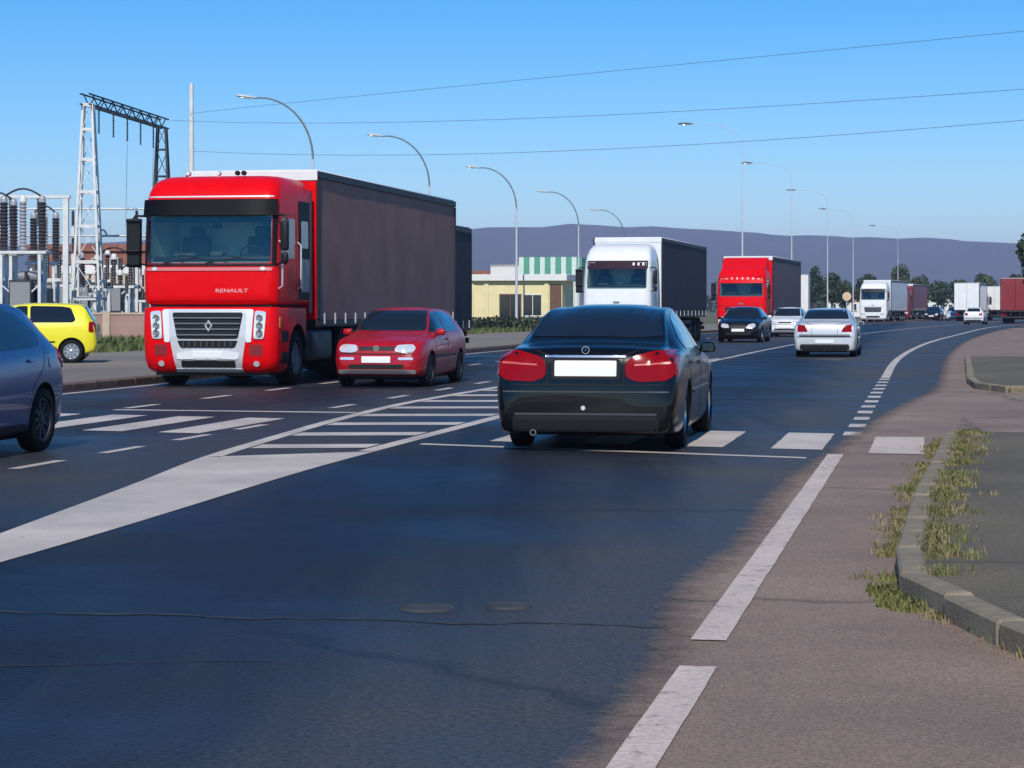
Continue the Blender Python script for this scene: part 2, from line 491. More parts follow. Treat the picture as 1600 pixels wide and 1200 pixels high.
def panel(name, bvh, poly, axis, m, parent, off=0.006, thick=0.014, res=0.08):
    """a thin shell of the body's own curvature, cut to an outline and set proud of it"""
    V, T, B = tess(poly, res)
    P = []; Q = []
    for u, v in V:
        o, d = AX[axis](u, v)
        loc, nrm, idx, dist = bvh.ray_cast(o, d)
        if loc is None:
            loc, nrm, idx, dist = bvh.find_nearest(o + d * (abs(o.dot(d)) ))
            nrm = -d
        if nrm.dot(d) > 0: nrm = -nrm
        nn = (nrm - d * 0.6).normalized()
        P.append(loc + nn * off); Q.append(loc - nn * (thick - off))
    n = len(P)
    o0, d0 = AX[axis](0, 0)
    F = []
    for t in T:
        a, b, c = (P[i] for i in t)
        if (b - a).cross(c - a).dot(d0) > 0: t = t[::-1]
        F.append(tuple(t))
    for i, j in B:
        F.append((i, j, n + j, n + i))
    mb = MB(); mb.add(P + Q, F)
    me = bpy.data.meshes.new(name)
    me.from_pydata([tuple(p) for p in mb.v], [], mb.f)
    me.materials.append(MATS[m])
    me.polygons.foreach_set('use_smooth', [True] * len(me.polygons))
    me.set_sharp_from_angle(angle=math.radians(45))
    return link(name, me, parent)
def strip2d(path, w):
    """outline of a thin line drawn along a 2D path"""
    L = []; R = []
    for i, p in enumerate(path):
        a = Vector(path[max(i - 1, 0)]); b = Vector(path[min(i + 1, len(path) - 1)])
        d = (b - a).normalized(); nrm = Vector((-d.y, d.x)) * w / 2
        L.append((p[0] + nrm.x, p[1] + nrm.y)); R.append((p[0] - nrm.x, p[1] - nrm.y))
    return L + R[::-1]

def pchip(pts):
    x = np.array([p[0] for p in pts], float); y = np.array([p[1] for p in pts], float)
    h = np.diff(x); dl = np.diff(y) / h
    d = np.zeros(len(x))
    for i in range(1, len(x) - 1):
        if dl[i - 1] * dl[i] > 0:
            w1 = 2 * h[i] + h[i - 1]; w2 = h[i] + 2 * h[i - 1]
            d[i] = (w1 + w2) / (w1 / dl[i - 1] + w2 / dl[i])
    d[0] = dl[0]; d[-1] = dl[-1]
    def f(q):
        q = min(max(q, x[0]), x[-1])
        i = min(max(int(np.searchsorted(x, q)) - 1, 0), len(h) - 1)
        t = (q - x[i]) / h[i]
        return float((1 + 2 * t) * (1 - t) ** 2 * y[i] + t * (1 - t) ** 2 * h[i] * d[i] + t * t * (3 - 2 * t) * y[i + 1] + t * t * (t - 1) * h[i] * d[i + 1])
    return f
def catmull(P, k=3):
    out = []
    n = len(P)
    for i in range(n - 1):
        p0 = P[max(i - 1, 0)]; p1 = P[i]; p2 = P[i + 1]; p3 = P[min(i + 2, n - 1)]
        for j in range(k):
            t = j / k
            out.append(tuple(0.5 * ((2 * b) + (c - a) * t + (2 * a - 5 * b + 4 * c - d) * t * t + (-a + 3 * b - 3 * c + d) * t ** 3)
                             for a, b, c, d in zip(p0, p1, p2, p3)))
    out.append(P[-1])
    return out
def bool_cut(me, cutter_me, mats):
    a = bpy.data.objects.new('tmp_a', me); b = bpy.data.objects.new('tmp_b', cutter_me)
    COL.objects.link(a); COL.objects.link(b)
    md = a.modifiers.new('cut', 'BOOLEAN'); md.operation = 'DIFFERENCE'; md.object = b; md.solver = 'EXACT'
    bpy.context.view_layer.update()
    dg = bpy.context.evaluated_depsgraph_get()
    r = bpy.data.meshes.new_from_object(a.evaluated_get(dg))
    bpy.data.objects.remove(a); bpy.data.objects.remove(b)
    return r
def text_mesh(body, size, depth, m):
    cu = bpy.data.curves.new('lettering', 'FONT')
    cu.body = body; cu.size = size; cu.extrude = depth; cu.align_x = 'CENTER'; cu.align_y = 'CENTER'
    o = bpy.data.objects.new('tmp_text', cu); COL.objects.link(o)
    bpy.context.view_layer.update()
    me = bpy.data.meshes.new_from_object(o.evaluated_get(bpy.context.evaluated_depsgraph_get()))
    bpy.data.objects.remove(o)
    me.materials.clear(); me.materials.append(MATS[m])
    return me
# ================================================================== the setting
mb = MB()
mb.add([(-9000, -300, -0.06), (9000, -300, -0.06), (9000, 9000, -0.06), (-9000, 9000, -0.06)], [(0, 1, 2, 3)])
ground = struct(mb.build('ground', 'earth'))

def road_sheet(name, s0, s1, ds, tl, tr, z, m, kind=True, nt_=1):
    vs = []; fs = []
    n = int(math.ceil((s1 - s0) / ds))
    for i in range(n + 1):
        s = s0 + (s1 - s0) * i / n
        a = tl(s) if callable(tl) else tl
        b = tr(s) if callable(tr) else tr
        vs += [W(s, a, z), W(s, b, z)]
    for i in range(n):
        fs.append((2 * i, 2 * i + 1, 2 * i + 3, 2 * i + 2))
    mb = MB(); mb.add(vs, fs)
    return mb.build(name, m)
# right-hand limit of the dark asphalt (old pavement surface lies on it with a ragged edge)
_edge = pchip([(-12, -1.05), (9, -1.06), (11, -1.22), (14, -1.12), (16.5, -1.16), (21, -1.0), (24, -0.86), (27, -0.72), (31, -0.5), (35, -0.22), (38, 0.05), (46, 0.22), (55, 0.32), (90, 0.6), (125, 0.8), (420, 0.8)])
def edge_t(s):
    return _edge(s) + 0.045 * mnoise.noise(Vector((s * 1.7, 3.1, 0))) + 0.02 * mnoise.noise(Vector((s * 7.0, 9.1, 0)))
road = struct(road_sheet('road', -12, 420, 2.0, -14.3, 2.2, 0.0, 'asphalt'))
def pavement_sheet():
    cols = (0.0, 0.12, 0.3, 0.6)
    fade = (0.0, 0.45, 0.8, 1.0)
    vs = []; fs = []; fa = []
    ss = list(np.arange(-12, 60, 0.12)) + list(np.arange(60, 420, 1.0))
    for s in ss:
        e = edge_t(s) - 0.12
        for c, f in zip(cols, fade):
            vs.append(W(s, e + c, 0.010)); fa.append(f)
        vs.append(W(s, 7.0, 0.010)); fa.append(1.0)
    for i in range(len(ss) - 1):
        for k in range(4):
            a = i * 5 + k
            fs.append((a, a + 1, a + 6, a + 5))
    o = MB().add(vs, fs).build('pavement', 'asphalt_pink')
    at = o.data.attributes.new('fade', 'FLOAT', 'POINT')
    at.data.foreach_set('value', fa)
    nt = MATS['asphalt_pink'].node_tree            # crumbling edge: chips of the old surface thin out over the dark asphalt
    b = nt.nodes['Principled BSDF']; out = nt.nodes['Material Output']
    an = nd(nt, 'ShaderNodeAttribute', attribute_name='fade')
    tc = nd(nt, 'ShaderNodeTexCoord'); nz = nd(nt, 'ShaderNodeTexNoise'); nz.inputs['Scale'].default_value = 6; nz.inputs['Detail'].default_value = 8; nz.inputs['Roughness'].default_value = .75
    nt.links.new(tc.outputs['Object'], nz.inputs['Vector'])
    ad = nd(nt, 'ShaderNodeMath', operation='ADD'); nt.links.new(an.outputs['Fac'], ad.inputs[0]); nt.links.new(nz.outputs['Fac'], ad.inputs[1])
    mr = nd(nt, 'ShaderNodeMapRange'); mr.inputs['From Min'].default_value = .62; mr.inputs['From Max'].default_value = 1.25
    nt.links.new(ad.outputs[0], mr.inputs['Value'])
    tr = nd(nt, 'ShaderNodeBsdfTransparent'); mx = nd(nt, 'ShaderNodeMixShader')
    nt.links.new(mr.outputs[0], mx.inputs[0]); nt.links.new(tr.outputs[0], mx.inputs[1]); nt.links.new(b.outputs[0], mx.inputs[2])
    nt.links.new(mx.outputs[0], out.inputs['Surface'])
    return o
pav = struct(pavement_sheet())
yard = struct(road_sheet('yard', -12, 300, 4.0, -24.5, -14.62, 0.06, 'yard'))

# left kerb: stones of one metre, dark and dirty
kerb = struct(MB().add([W(-12, -14.64, -0.05), W(-12, -14.3, -0.05), W(-11.5, -14.3, -0.05), W(-11.5, -14.64, -0.05)], [(0, 1, 2, 3)]).build('kerb', 'kerb_brown'))
ks = MB().box(-0.492, 0.492, -0.16, 0.16, -0.05, 0.13, 0.02, 1).mesh('kerb_stone', 'kerb_brown')
for i in range(70):
    s = 12.5 + i
    o = link('kerb_stone', ks, kerb, W(s, -14.46, 0.002 * math.sin(i * 3.1)), (0, 0, head_away(s) + 0.004 * math.sin(i * 1.7)))
far_k = MB()
for i in range(60):
    s = 83 + i * 4
    far_k.bar(W(s, -14.46, 0.04), W(s + 3.98, -14.46, 0.04), 0.32, 0.18)
stuff(far_k.build('kerb_run', 'kerb_brown', kerb))

# ---- painted markings (children of the road)
def mark(name, st, z=0.004, m='road_paint', parent=road):
    """polygon in road coordinates (s,t), cut so that long ones follow the bend"""
    mb = MB(); mb.add([W(s, t, z) for s, t in st], [tuple(range(len(st)))])
    return mb.build(name, m, parent)
def line(name, s0, s1, t0, t1, z=0.004, m='road_paint', ds=3.0, tf=None):
    o = road_sheet(name, s0, s1, ds, (lambda s: (tf(s) if tf else 0) + t0), (lambda s: (tf(s) if tf else 0) + t1), z, m)
    o.parent = road
    return o
def jag(poly, amp=0.012, step=0.25):
    out = []
    for i, a in enumerate(poly):
        b = poly[(i + 1) % len(poly)]
        L = math.hypot(b[0] - a[0], b[1] - a[1]); n = max(1, int(L / step))
        for k in range(n):
            u = k / n
            s = a[0] + (b[0] - a[0]) * u; t = a[1] + (b[1] - a[1]) * u
            out.append((s + amp * mnoise.noise(Vector((s * 9, t * 9, 1))), t + amp * mnoise.noise(Vector((s * 9, t * 9, 7)))))
    return out
# right edge line near the camera, on the old surface
for a, b in ((9.45, 21.6), (-6.0, 8.75)):
    mark('edge_line', jag([(a, -1.0), (a, -0.85), (b, -0.82), (b, -0.97)], .005), 0.016, 'road_paint_old')
# short dashes, then the solid edge line round the bend
el = pchip([(24, -0.86), (46, -0.9), (60, -0.95), (84, -0.85), (120, -0.55), (170, -1.1), (420, -1.1)])
s = 25.0
while s < 44.5:
    mark('edge_dash', jag([(s, el(s) - 0.10), (s, el(s) + 0.10), (s + 0.75, el(s) + 0.10), (s + 0.75, el(s) - 0.10)]))
    s += 1.75
line('edge_line', 45.5, 330, -0.09, 0.09, ds=1.5, tf=el)
# zebra crossing, set a little askew
for k, tc_ in enumerate((-0.33, -1.32, -2.33, -3.33, -4.33, -8.35, -9.35, -10.35, -11.35, -12.35, -13.35)):
    sa = 22.55 + (-1.3 - tc_) * 0.235
    ln = 2.9 if tc_ > -5 else 3.4
    hw = 0.26
    if tc_ > -1:
        mark('crossing_stripe', jag([(sa - .5, tc_ - hw), (sa - .5 - .06, tc_ + hw), (sa + 2.3, tc_ + hw), (sa + 2.3, tc_ - hw)]), 0.016, 'road_paint_old')
    else:
        mark('crossing_stripe', jag([(sa, tc_ - hw), (sa - 0.1, tc_ + hw), (sa + ln - .1, tc_ + hw), (sa + ln, tc_ - hw)]))
mark('stop_line', jag([(21.12, -1.15), (21.30, -1.15), (22.75, -5.2), (22.55, -5.2)]))
mark('stop_line', jag([(29.3, -11.1), (29.55, -11.1), (29.35, -7.6), (29.1, -7.6)]))
# painted island: solid wedge, two border lines, hatching
tr_f = pchip([(-12, -5.0), (11.5, -5.08), (20, -5.36), (27, -5.40), (60, -5.6), (420, -5.6)])
tl_f = pchip([(8.6, -5.06), (13.2, -5.73), (17, -6.27), (20.5, -6.80), (24, -7.15), (27, -7.42), (33, -7.72), (38, -7.66), (50, -7.0), (62, -5.85)])
wedge = [(s_, tl_f(s_)) for s_ in np.linspace(8.7, 20.3, 26)] + [(s_, tr_f(s_)) for s_ in np.linspace(21.4, 8.7, 26)]
mark('island_wedge', wedge, 0.004, 'road_paint')
line('island_border', 21.42, 62, -0.09, 0.09, tf=lambda s: tr_f(s) - 0.09, ds=0.8)
line('island_border', 20.32, 62, 0.0, 0.17, tf=tl_f, ds=0.8)
y = 22.55
while y < 52:
    def bar_t(Y):                      # bars lie square to the kerb of the side road, nearly across the view
        # t on each border where the bar at distance Y meets it
        out = []
        for f in (tl_f, tr_f):
            s_ = Y
            for _ in range(12):
                t_ = f(s_); X = (Y * SN + t_) / CS * 1.0
                X = (t_ + Y * SN) / CS
                s_ = X * SN + Y * CS
            out.append((s_, t_))
        return out
    a = bar_t(y); b = bar_t(y + 0.62)
    p = [(a[0][0], a[0][1] + 0.2), (a[1][0], a[1][1] - 0.22), (b[1][0], b[1][1] - 0.22), (b[0][0], b[0][1] + 0.2)]
    if a[1][1] - a[0][1] > 0.6:
        mark('hatch_bar', jag(p, 0.01))
    y += 2.2
# centre line beyond the island
line('centre_line', 62, 330, -0.07, 0.07, tf=lambda s: -5.65, ds=2.0)
# oncoming side: dashes
for s in np.arange(14.2, 27, 2.15):
    mark('lane_dash', jag([(s, -7.97), (s, -7.85), (s + 1.1, -7.85), (s + 1.1, -7.97)], 0.008))
for s in list(np.arange(2.0, 22, 4.0)) + list(np.arange(29.9, 120, 3.4)):
    mark('lane_dash', [(s, -11.17), (s, -11.03), (s + 1.3, -11.03), (s + 1.3, -11.17)])
for s in np.arange(30.5, 62, 3.4):
    mark('lane_dash', [(s, -8.35), (s, -8.22), (s + 1.2, -8.22), (s + 1.2, -8.35)])
line('left_edge_line', 31, 330, -14.0, -13.86)
# tar seams and iron covers in the near lane
def seam(name, pts, w, z=0.003):
    P = [Vector((p[0], p[1], 0)) for p in pts]
    vs = []; fs = []
    for i, p in enumerate(P):
        d = (P[min(i + 1, len(P) - 1)] - P[max(i - 1, 0)]).normalized(); nrm = Vector((-d.y, d.x, 0)) * w / 2 * (0.35 + 1.3 * abs(mnoise.noise(p * 2.3)) * 1.6)
        vs += [(p + nrm).to_tuple()[:2] + (z,), (p - nrm).to_tuple()[:2] + (z,)]
    for i in range(len(P) - 1):
        fs.append((2 * i, 2 * i + 1, 2 * i + 3, 2 * i + 2))
    return MB().add(vs, fs).build(name, 'seam_grey', road)
mat('seam_grey', (0.040, 0.042, 0.048), 0.8, var=0.4, vscale=5)
seam('tar_seam', [(x, 10.45 - 0.16 * (x + 2.5) + 0.09 * mnoise.noise(Vector((x * 2.1, 0, 0))) + 0.05 * mnoise.noise(Vector((x * 9.1, 5, 0)))) for x in np.arange(-2.6, 0.75, 0.06)], 0.035)
seam('tar_seam', [(x, 9.0 + 0.05 * x + 0.04 * math.sin(x * 4)) for x in np.arange(-2.4, -0.9, 0.12)], 0.015)
for (x, yv, r) in ((-0.40, 10.55, 0.13), (-0.02, 10.62, 0.11)):
    mb = MB(); mb.lathe([(0.0, 0.010), (r * .8, 0.010), (r * .82, 0.006), (r * .9, 0.006), (r * .92, 0.010), (r, 0.010), (r * 1.04, 0.0)], 24, at=(x, yv, 0))
    mb.build('drain_cover', 'seam_grey', road, smooth=40)

# ---- raised plot with its border of kerb stones on the right
plot_pts = [(4.66, 23.67), (4.05, 20.9), (3.42, 18.1), (2.84, 15.5), (2.15, 12.1), (1.96, 10.95), (2.08, 9.3), (2.5, 6.5), (3.4, 3.5), (9, 3.5), (9, 23.0)]
mb = MB(); n = len(plot_pts)
mb.add([(x, y_, 0.105) for x, y_ in plot_pts] + [(x, y_, -0.02) for x, y_ in plot_pts], [tuple(range(n))] + [(i, (i + 1) % n, n + (i + 1) % n, n + i) for i in range(n)])
plot = struct(mb.build('plot', 'plot_grey'))
def border(pts, parent, step=0.8, w=0.14, h=0.125, m='kerb_stone'):
    for i in range(len(pts) - 1):
        a = Vector((*pts[i], 0)); b = Vector((*pts[i + 1], 0))
        L = (b - a).length; k = max(1, round(L / step)); st = L / k
        ang = math.atan2((b - a).y, (b - a).x)
        me = MB().box(-st / 2 + .006, st / 2 - .006, -w / 2, w / 2, -0.02, h, 0.014, 1).mesh('kerb_stone', m)
        for j in range(k):
            c = a + (b - a) * ((j + .5) / k)
            link('kerb_stone', me, parent, (c.x, c.y, random.uniform(-.006, .006)), (random.uniform(-.02, .02), 0, ang + random.uniform(-.015, .015)))
border(plot_pts[:9], plot)
p2 = [(8.5, 41.5), (8.05, 38.6), (8.2, 36.9), (12, 35.8), (16, 36.5), (16, 60), (12.2, 60)]
mb = MB(); n = len(p2)
mb.add([(x, y_, 0.105) for x, y_ in p2] + [(x, y_, -0.02) for x, y_ in p2], [tuple(range(n))] + [(i, (i + 1) % n, n + (i + 1) % n, n + i) for i in range(n)])
plot2 = struct(mb.build('plot', 'plot_grey'))
border([p2[6]] + p2[:4], plot2, 1.0)
# small concrete step at the ragged edge of the pavement far off
# ---- weeds
def blades(name, spots, m, hmin, hmax, wid, spread):
    vs = []; fs = []
    for (x, y_, z, dens) in spots:
        for _ in range(dens):
            a = random.uniform(0, 2 * math.pi); r = spread * math.sqrt(random.random())
            bx, by = x + r * math.cos(a), y_ + r * math.sin(a)
            h = random.uniform(hmin, hmax); la = random.uniform(0, 2 * math.pi); le = random.uniform(.2, .9) * h
            w = wid * random.uniform(.6, 1.4); sa = la + math.pi / 2
            dx, dy = w * math.cos(sa), w * math.sin(sa)
            o = len(vs)
            vs += [(bx - dx, by - dy, z), (bx + dx, by + dy, z), (bx + le * .4 * math.cos(la) + dx * .7, by + le * .4 * math.sin(la) + dy * .7, z + h * .7),
                   (bx + le * .4 * math.cos(la) - dx * .7, by + le * .4 * math.sin(la) - dy * .7, z + h * .7), (bx + le * math.cos(la), by + le * math.sin(la), z + h)]
            fs += [(o, o + 1, o + 2, o + 3), (o + 3, o + 2, o + 4)]
    return stuff(MB().add(vs, fs).build(name, m))
sp_g = []; sp_s = []
for i in range(5):
    a = Vector(plot_pts[i]); b = Vector(plot_pts[i + 1])
    for _ in range(int(170 * (b - a).length / 2.9)):
        p = a.lerp(b, random.random())
        side = -1 if random.random() < .35 else 1
        off = side * (.075 + abs(random.gauss(0, .07 if side < 0 else .11)))
        if mnoise.noise(Vector((p.x * 1.1, p.y * 1.1, side * 3.0))) < -.12: continue
        (sp_g if random.random() < .5 else sp_s).append((p.x + off, p.y, 0.10 if off > 0 else 0.005, random.randint(8, 26)))
for _ in range(26):
    sp_g.append((1.86 + random.uniform(-.09, .05), 10.75 + random.uniform(-.45, .35), .008, 26))
for _ in range(90):
    u = random.random()
    (sp_s if random.random() < .7 else sp_g).append((1.93 + .5 * u + random.uniform(-.07, .0), 10.5 - 3.8 * u, .008, random.randint(6, 18)))
for _ in range(50):
    u = random.random(); sp_g.append((8.0 + u * 4.0, 36.6 - u * .8 + random.uniform(-.2, .5), .05, 14)); sp_s.append((8.0 + u * 4, 36.6 - u * .8 + random.uniform(-.2, .4), .05, 8))
o = blades('weeds', sp_g, 'weed_green', .015, .060, .0045, .075); o['label'] = 'green weeds sprouting along the low kerb of the plot'; o['category'] = 'weeds'
o = blades('dry_weeds', sp_s, 'weed_straw', .012, .050, .004, .075); o['label'] = 'straw coloured dry weeds along the low kerb of the plot'; o['category'] = 'weeds'
# grass beyond the yard on the left
sp = []
for _ in range(2600):
    s = random.uniform(45, 140); t = random.uniform(-36, -24.3)
    p = W(s, t); sp.append((p.x, p.y, -.05, 9))
o = blades('grass', sp, 'grass_green', .15, .42, .03, .5); o['label'] = 'rough green grass strip behind the yellow car'; o['category'] = 'grass'

# ---- hills
vs = []; fs = []
NX, NY = 150, 26
ridge = pchip([(-3200, 60), (-1800, 95), (-900, 120), (-200, 142), (150, 150), (330, 138), (560, 127), (760, 122), (1000, 112), (1500, 96), (2600, 80), (4200, 60)])
for j in range(NY):
    for i in range(NX):
        x = -3600 + 8400 * i / (NX - 1); y_ = 3400 + 2200 * j / (NY - 1)
        u = j / (NY - 1)
        prof = math.sin(min(1, u * 1.6) * math.pi / 2) ** 1.3 if u < .62 else 1 - .5 * (u - .62)
        xr = x * 4000 / max(y_, 1) * 1.0
        h = ridge(xr) * 1.12 * prof
        h *= 1 + .10 * mnoise.fractal(Vector((x * .0016, y_ * .0016, 0)), 1.0, 2.0, 4)
        h += (6 * mnoise.noise(Vector((x * .012, y_ * .012, 4)))) * prof
        vs.append((x, y_, h - .5))
for j in range(NY - 1):
    for i in range(NX - 1):
        fs.append((j * NX + i, j * NX + i + 1, (j + 1) * NX + i + 1, (j + 1) * NX + i))
hills = struct(MB().add(vs, fs).build('hills', 'hill_forest', smooth=180))

# the air: pale blue haze that fades the hills
mb = MB().box(-9400, 9400, -400, 9400, -2, 196)
hz = mb.build('haze', 'iron'); stuff(hz)
hm = bpy.data.materials.new('haze_air'); hm.use_nodes = True
nt = hm.node_tree
for n_ in list(nt.nodes): nt.nodes.remove(n_)
pv = nd(nt, 'ShaderNodeVolumePrincipled'); pv.inputs['Density'].default_value = 0.00021; pv.inputs['Color'].default_value = (0.62, 0.67, 1.0, 1); pv.inputs['Anisotropy'].default_value = 0.0
ho = nd(nt, 'ShaderNodeOutputMaterial'); nt.links.new(pv.outputs[0], ho.inputs['Volume'])
hz.data.materials.clear(); hz.data.materials.append(hm)
# ================================================================== vehicles
_wheels = {}
def wheel_meshes(r, w, style):
    k = (round(r, 3), round(w, 3), style)
    if k in _wheels: return _wheels[k]
    h = w / 2; ri = r * (0.66 if style != 'truck' else 0.58)
    t = MB()
    t.lathe([(ri, -h * .8), (ri * 1.06, -h), (r * .90, -h), (r * .975, -h * .85), (r, -h * .55), (r, -h * .12), (r * .985, -h * .08), (r * .985, h * .08), (r, h * .12), (r, h * .55), (r * .975, h * .85), (r * .90, h), (ri * 1.06, h), (ri, h * .8)], 30, 'y', close=True)
    tm = t.mesh('tyre', 'rubber', 35)
    b = MB()
    if style == 'truck':
        b.lathe([(ri * 1.0, -h * .82), (ri * .98, h * .82), (ri * .92, h * .82), (ri * .86, h * .35), (ri * .5, h * .25), (ri * .42, h * .62), (ri * .2, h * .70), (0.0, h * .70)], 24, 'y')
        for q in range(10):
            a = 2 * math.pi * q / 10
            b.lathe([(0.022, h * .25), (0.022, h * .45), (0, h * .45)], 6, 'y', at=(ri * .66 * math.cos(a), 0, ri * .66 * math.sin(a)))
    else:
        b.lathe([(ri * 1.0, -h * .85), (ri * 1.02, h * .84), (ri * .95, h * .84), (ri * .90, h * .55), (ri * .88, -h * .3), (0.0, -h * .3)], 28, 'y')
        ns = 5 if style == 'five' else 9
        for q in range(ns):
            a = 2 * math.pi * q / ns
            rot = Matrix.Rotation(-a, 3, 'Y')
            b.prism([(ri * .10, -.22 * ri), (ri * .93, -.13 * ri), (ri * .93, .13 * ri), (ri * .10, .22 * ri)] if ns == 5 else [(ri * .1, -.10 * ri), (ri * .93, -.09 * ri), (ri * .93, .09 * ri), (ri * .1, .10 * ri)], h * .35, h * .68)
            nv = 8
            for vi in range(len(b.v) - nv, len(b.v)):
                b.v[vi] = tuple(rot @ Vector(b.v[vi]))
        b.lathe([(ri * .26, h * .3), (ri * .25, h * .75), (ri * .18, h * .82), (0, h * .82)], 16, 'y')
    rm = b.mesh('rim', {'truck': 'grey_plastic', 'dark': 'dark_plastic'}.get(style, 'rim_alloy'), 40)
    _wheels[k] = (tm, rm)
    return tm, rm
def add_wheel(parent, x, y, r, w, style='five'):
    tm, rm = wheel_meshes(r, w, style)
    o = link('wheel', tm, parent, (x, y, r), (0, 0, 0 if y > 0 else math.pi))
    link('rim', rm, o)
    return o

def car_shape(S):
    top, belt, bot, w, wt = (pchip(S[k]) for k in ('top', 'belt', 'bot', 'w', 'wt'))
    x0, x1 = S['top'][0][0], S['top'][-1][0]
    xs = sorted(set(np.round(np.concatenate([np.linspace(x0, x0 + .3, 12), np.linspace(x0 + .3, x1 - .3, 46), np.linspace(x1 - .3, x1, 12)]), 4)))
    rings = []
    for x in xs:
        zt = top(x); zb = bot(x); zl = min(belt(x), zt - .03); zb = min(zb, zl - .06)
        ww = w(x); tt = min(wt(x), ww * .95)
        r = min(.085, (zt - zl) * .6)
        P = [(0, zb), (.5 * ww, zb), (.86 * ww, zb + .004), (.955 * ww, zb + .05), (.985 * ww, zb + .3 * (zl - zb)), (ww, zb + .55 * (zl - zb)), (.992 * ww, zb + .8 * (zl - zb)), (.955 * ww, zl),
             ((.955 * ww * .5 + tt * .5) + .012, zl + (zt - r - zl) * .52), (tt, zt - r), (tt - .45 * r, zt - .42 * r), (tt * .80, zt - .012 - .02 * (1 if zt - zl > .2 else .4)), (tt * .42, zt - .004), (0, zt)]
        rings.append(catmull(P, 3))
    n = len(rings[0])
    vs = []; fs = []
    N = 2 * n - 2
    for x, R in zip(xs, rings):
        full = [(x, y, z) for y, z in R] + [(x, -y, z) for y, z in R[-2:0:-1]]
        vs += full
    for i in range(len(xs) - 1):
        for k in range(N):
            k2 = (k + 1) % N
            fs.append((i * N + k, i * N + k2, (i + 1) * N + k2, (i + 1) * N + k))
    fs.append(tuple(range(N))); fs.append(tuple((len(xs) - 1) * N + k for k in range(N - 1, -1, -1)))
    return vs, fs
def scaled(S, sx, sy, sz):
    T = dict(S)
    for k in ('top', 'belt', 'bot'): T[k] = [(x * sx, z * sz) for x, z in S[k]]
    for k in ('w', 'wt'): T[k] = [(x * sx, y * sy) for x, y in S[k]]
    pl = []
    for (nm, ax, poly, m, off) in S['panels']:
        if ax == 'y': q = [(x * sx, z * sz) for x, z in poly]
        else: q = [(y * sy, z * sz) for y, z in poly]
        pl.append((nm, ax, q, m, off))
    T['panels'] = pl
    T['axles'] = tuple(a * sx for a in S['axles'])
    T['track'] = S['track'] * sy; T['mirror'] = (S['mirror'][0] * sx, S['mirror'][1] * sy, S['mirror'][2] * sz)
    return T
_carcache = {}
def make_car(name, label, cat, loc, rz, S, paint, group=None, extra=None, key=None):
    root = thing(name, label, cat, loc, rz, group)
    vs, fs = car_shape(S)
    mb = MB(); mb.add(vs, fs)
    me = mb.mesh('body', [paint, 'gap_dark'], None)
    bvh = BVHTree.FromPolygons([Vector(v) for v in vs], fs)
    cut = MB(); R = S['wr'] + .045
    for ax in S['axles']:
        for sg in (1, -1):
            cut.lathe([(0.0001, sg * (S['track'] - .15)), (R, sg * (S['track'] - .15)), (R, sg * 1.5), (0.0001, sg * 1.5)], 28, 'y', at=(ax, 0, S['wr'] + .01))
    cm = cut.mesh('cut', [paint, 'gap_dark'])
    cm.polygons.foreach_set('material_index', [1] * len(cm.polygons))
    me = bool_cut(me, cm, None)
    me.polygons.foreach_set('use_smooth', [True] * len(me.polygons))
    me.set_sharp_from_angle(angle=math.radians(32))
    body = link('body', me, root)
    for (nm, ax, poly, m, off) in S['panels']:
        m = paint if m == 'PAINT' else m
        if ax == 'y':
            for a in ('+y', '-y'): panel(nm, bvh, poly, a, m, root, off)
        elif ax in ('+x2', '-x2'):
            panel(nm, bvh, poly, ax[:2], m, root, off); panel(nm, bvh, mir(poly), ax[:2], m, root, off)
        else:
            panel(nm, bvh, poly, ax, m, root, off)
    for ax in S['axles']:
        for sg in (1, -1):
            add_wheel(root, ax, sg * (S['track'] - .01), S['wr'], .2, S.get('rim', 'five'))
    # underside and mirrors
    MB().box(S['axles'][1] - .3, S['axles'][0] + .3, -.62, .62, .13, .24, .03).build('underbody', 'black_plastic', root)
    mx, my, mz = S['mirror']
    for sg in (1, -1):
        mb = MB()
        mb.box(-.08, .055, -.085, .085, -.06, .06, .04, 3, at=(mx, sg * (my + .07), mz))
        o = mb.build('mirror', S.get('mirror_mat', paint) if S.get('mirror_mat', 'PAINT') != 'PAINT' else paint, root, 50)
        MB().box(-.006, .0, -.062, .062, -.042, .042, 0, at=(mx - .082, sg * (my + .07), mz)).build('mirror_glass', 'glass_dark', o)
        MB().bar((mx, sg * (my - .06), mz - .03), (mx, sg * (my + .03), mz - .02), .05, .03).build('mirror_arm', 'black_plastic', o)
    if extra: extra(root, bvh)
    return root

BK = 'black_plastic'
def door_gaps(segs, w=.008):
    return [('door_gap', 'y', strip2d(p, w), 'gap_dark', .0025) for p in segs]

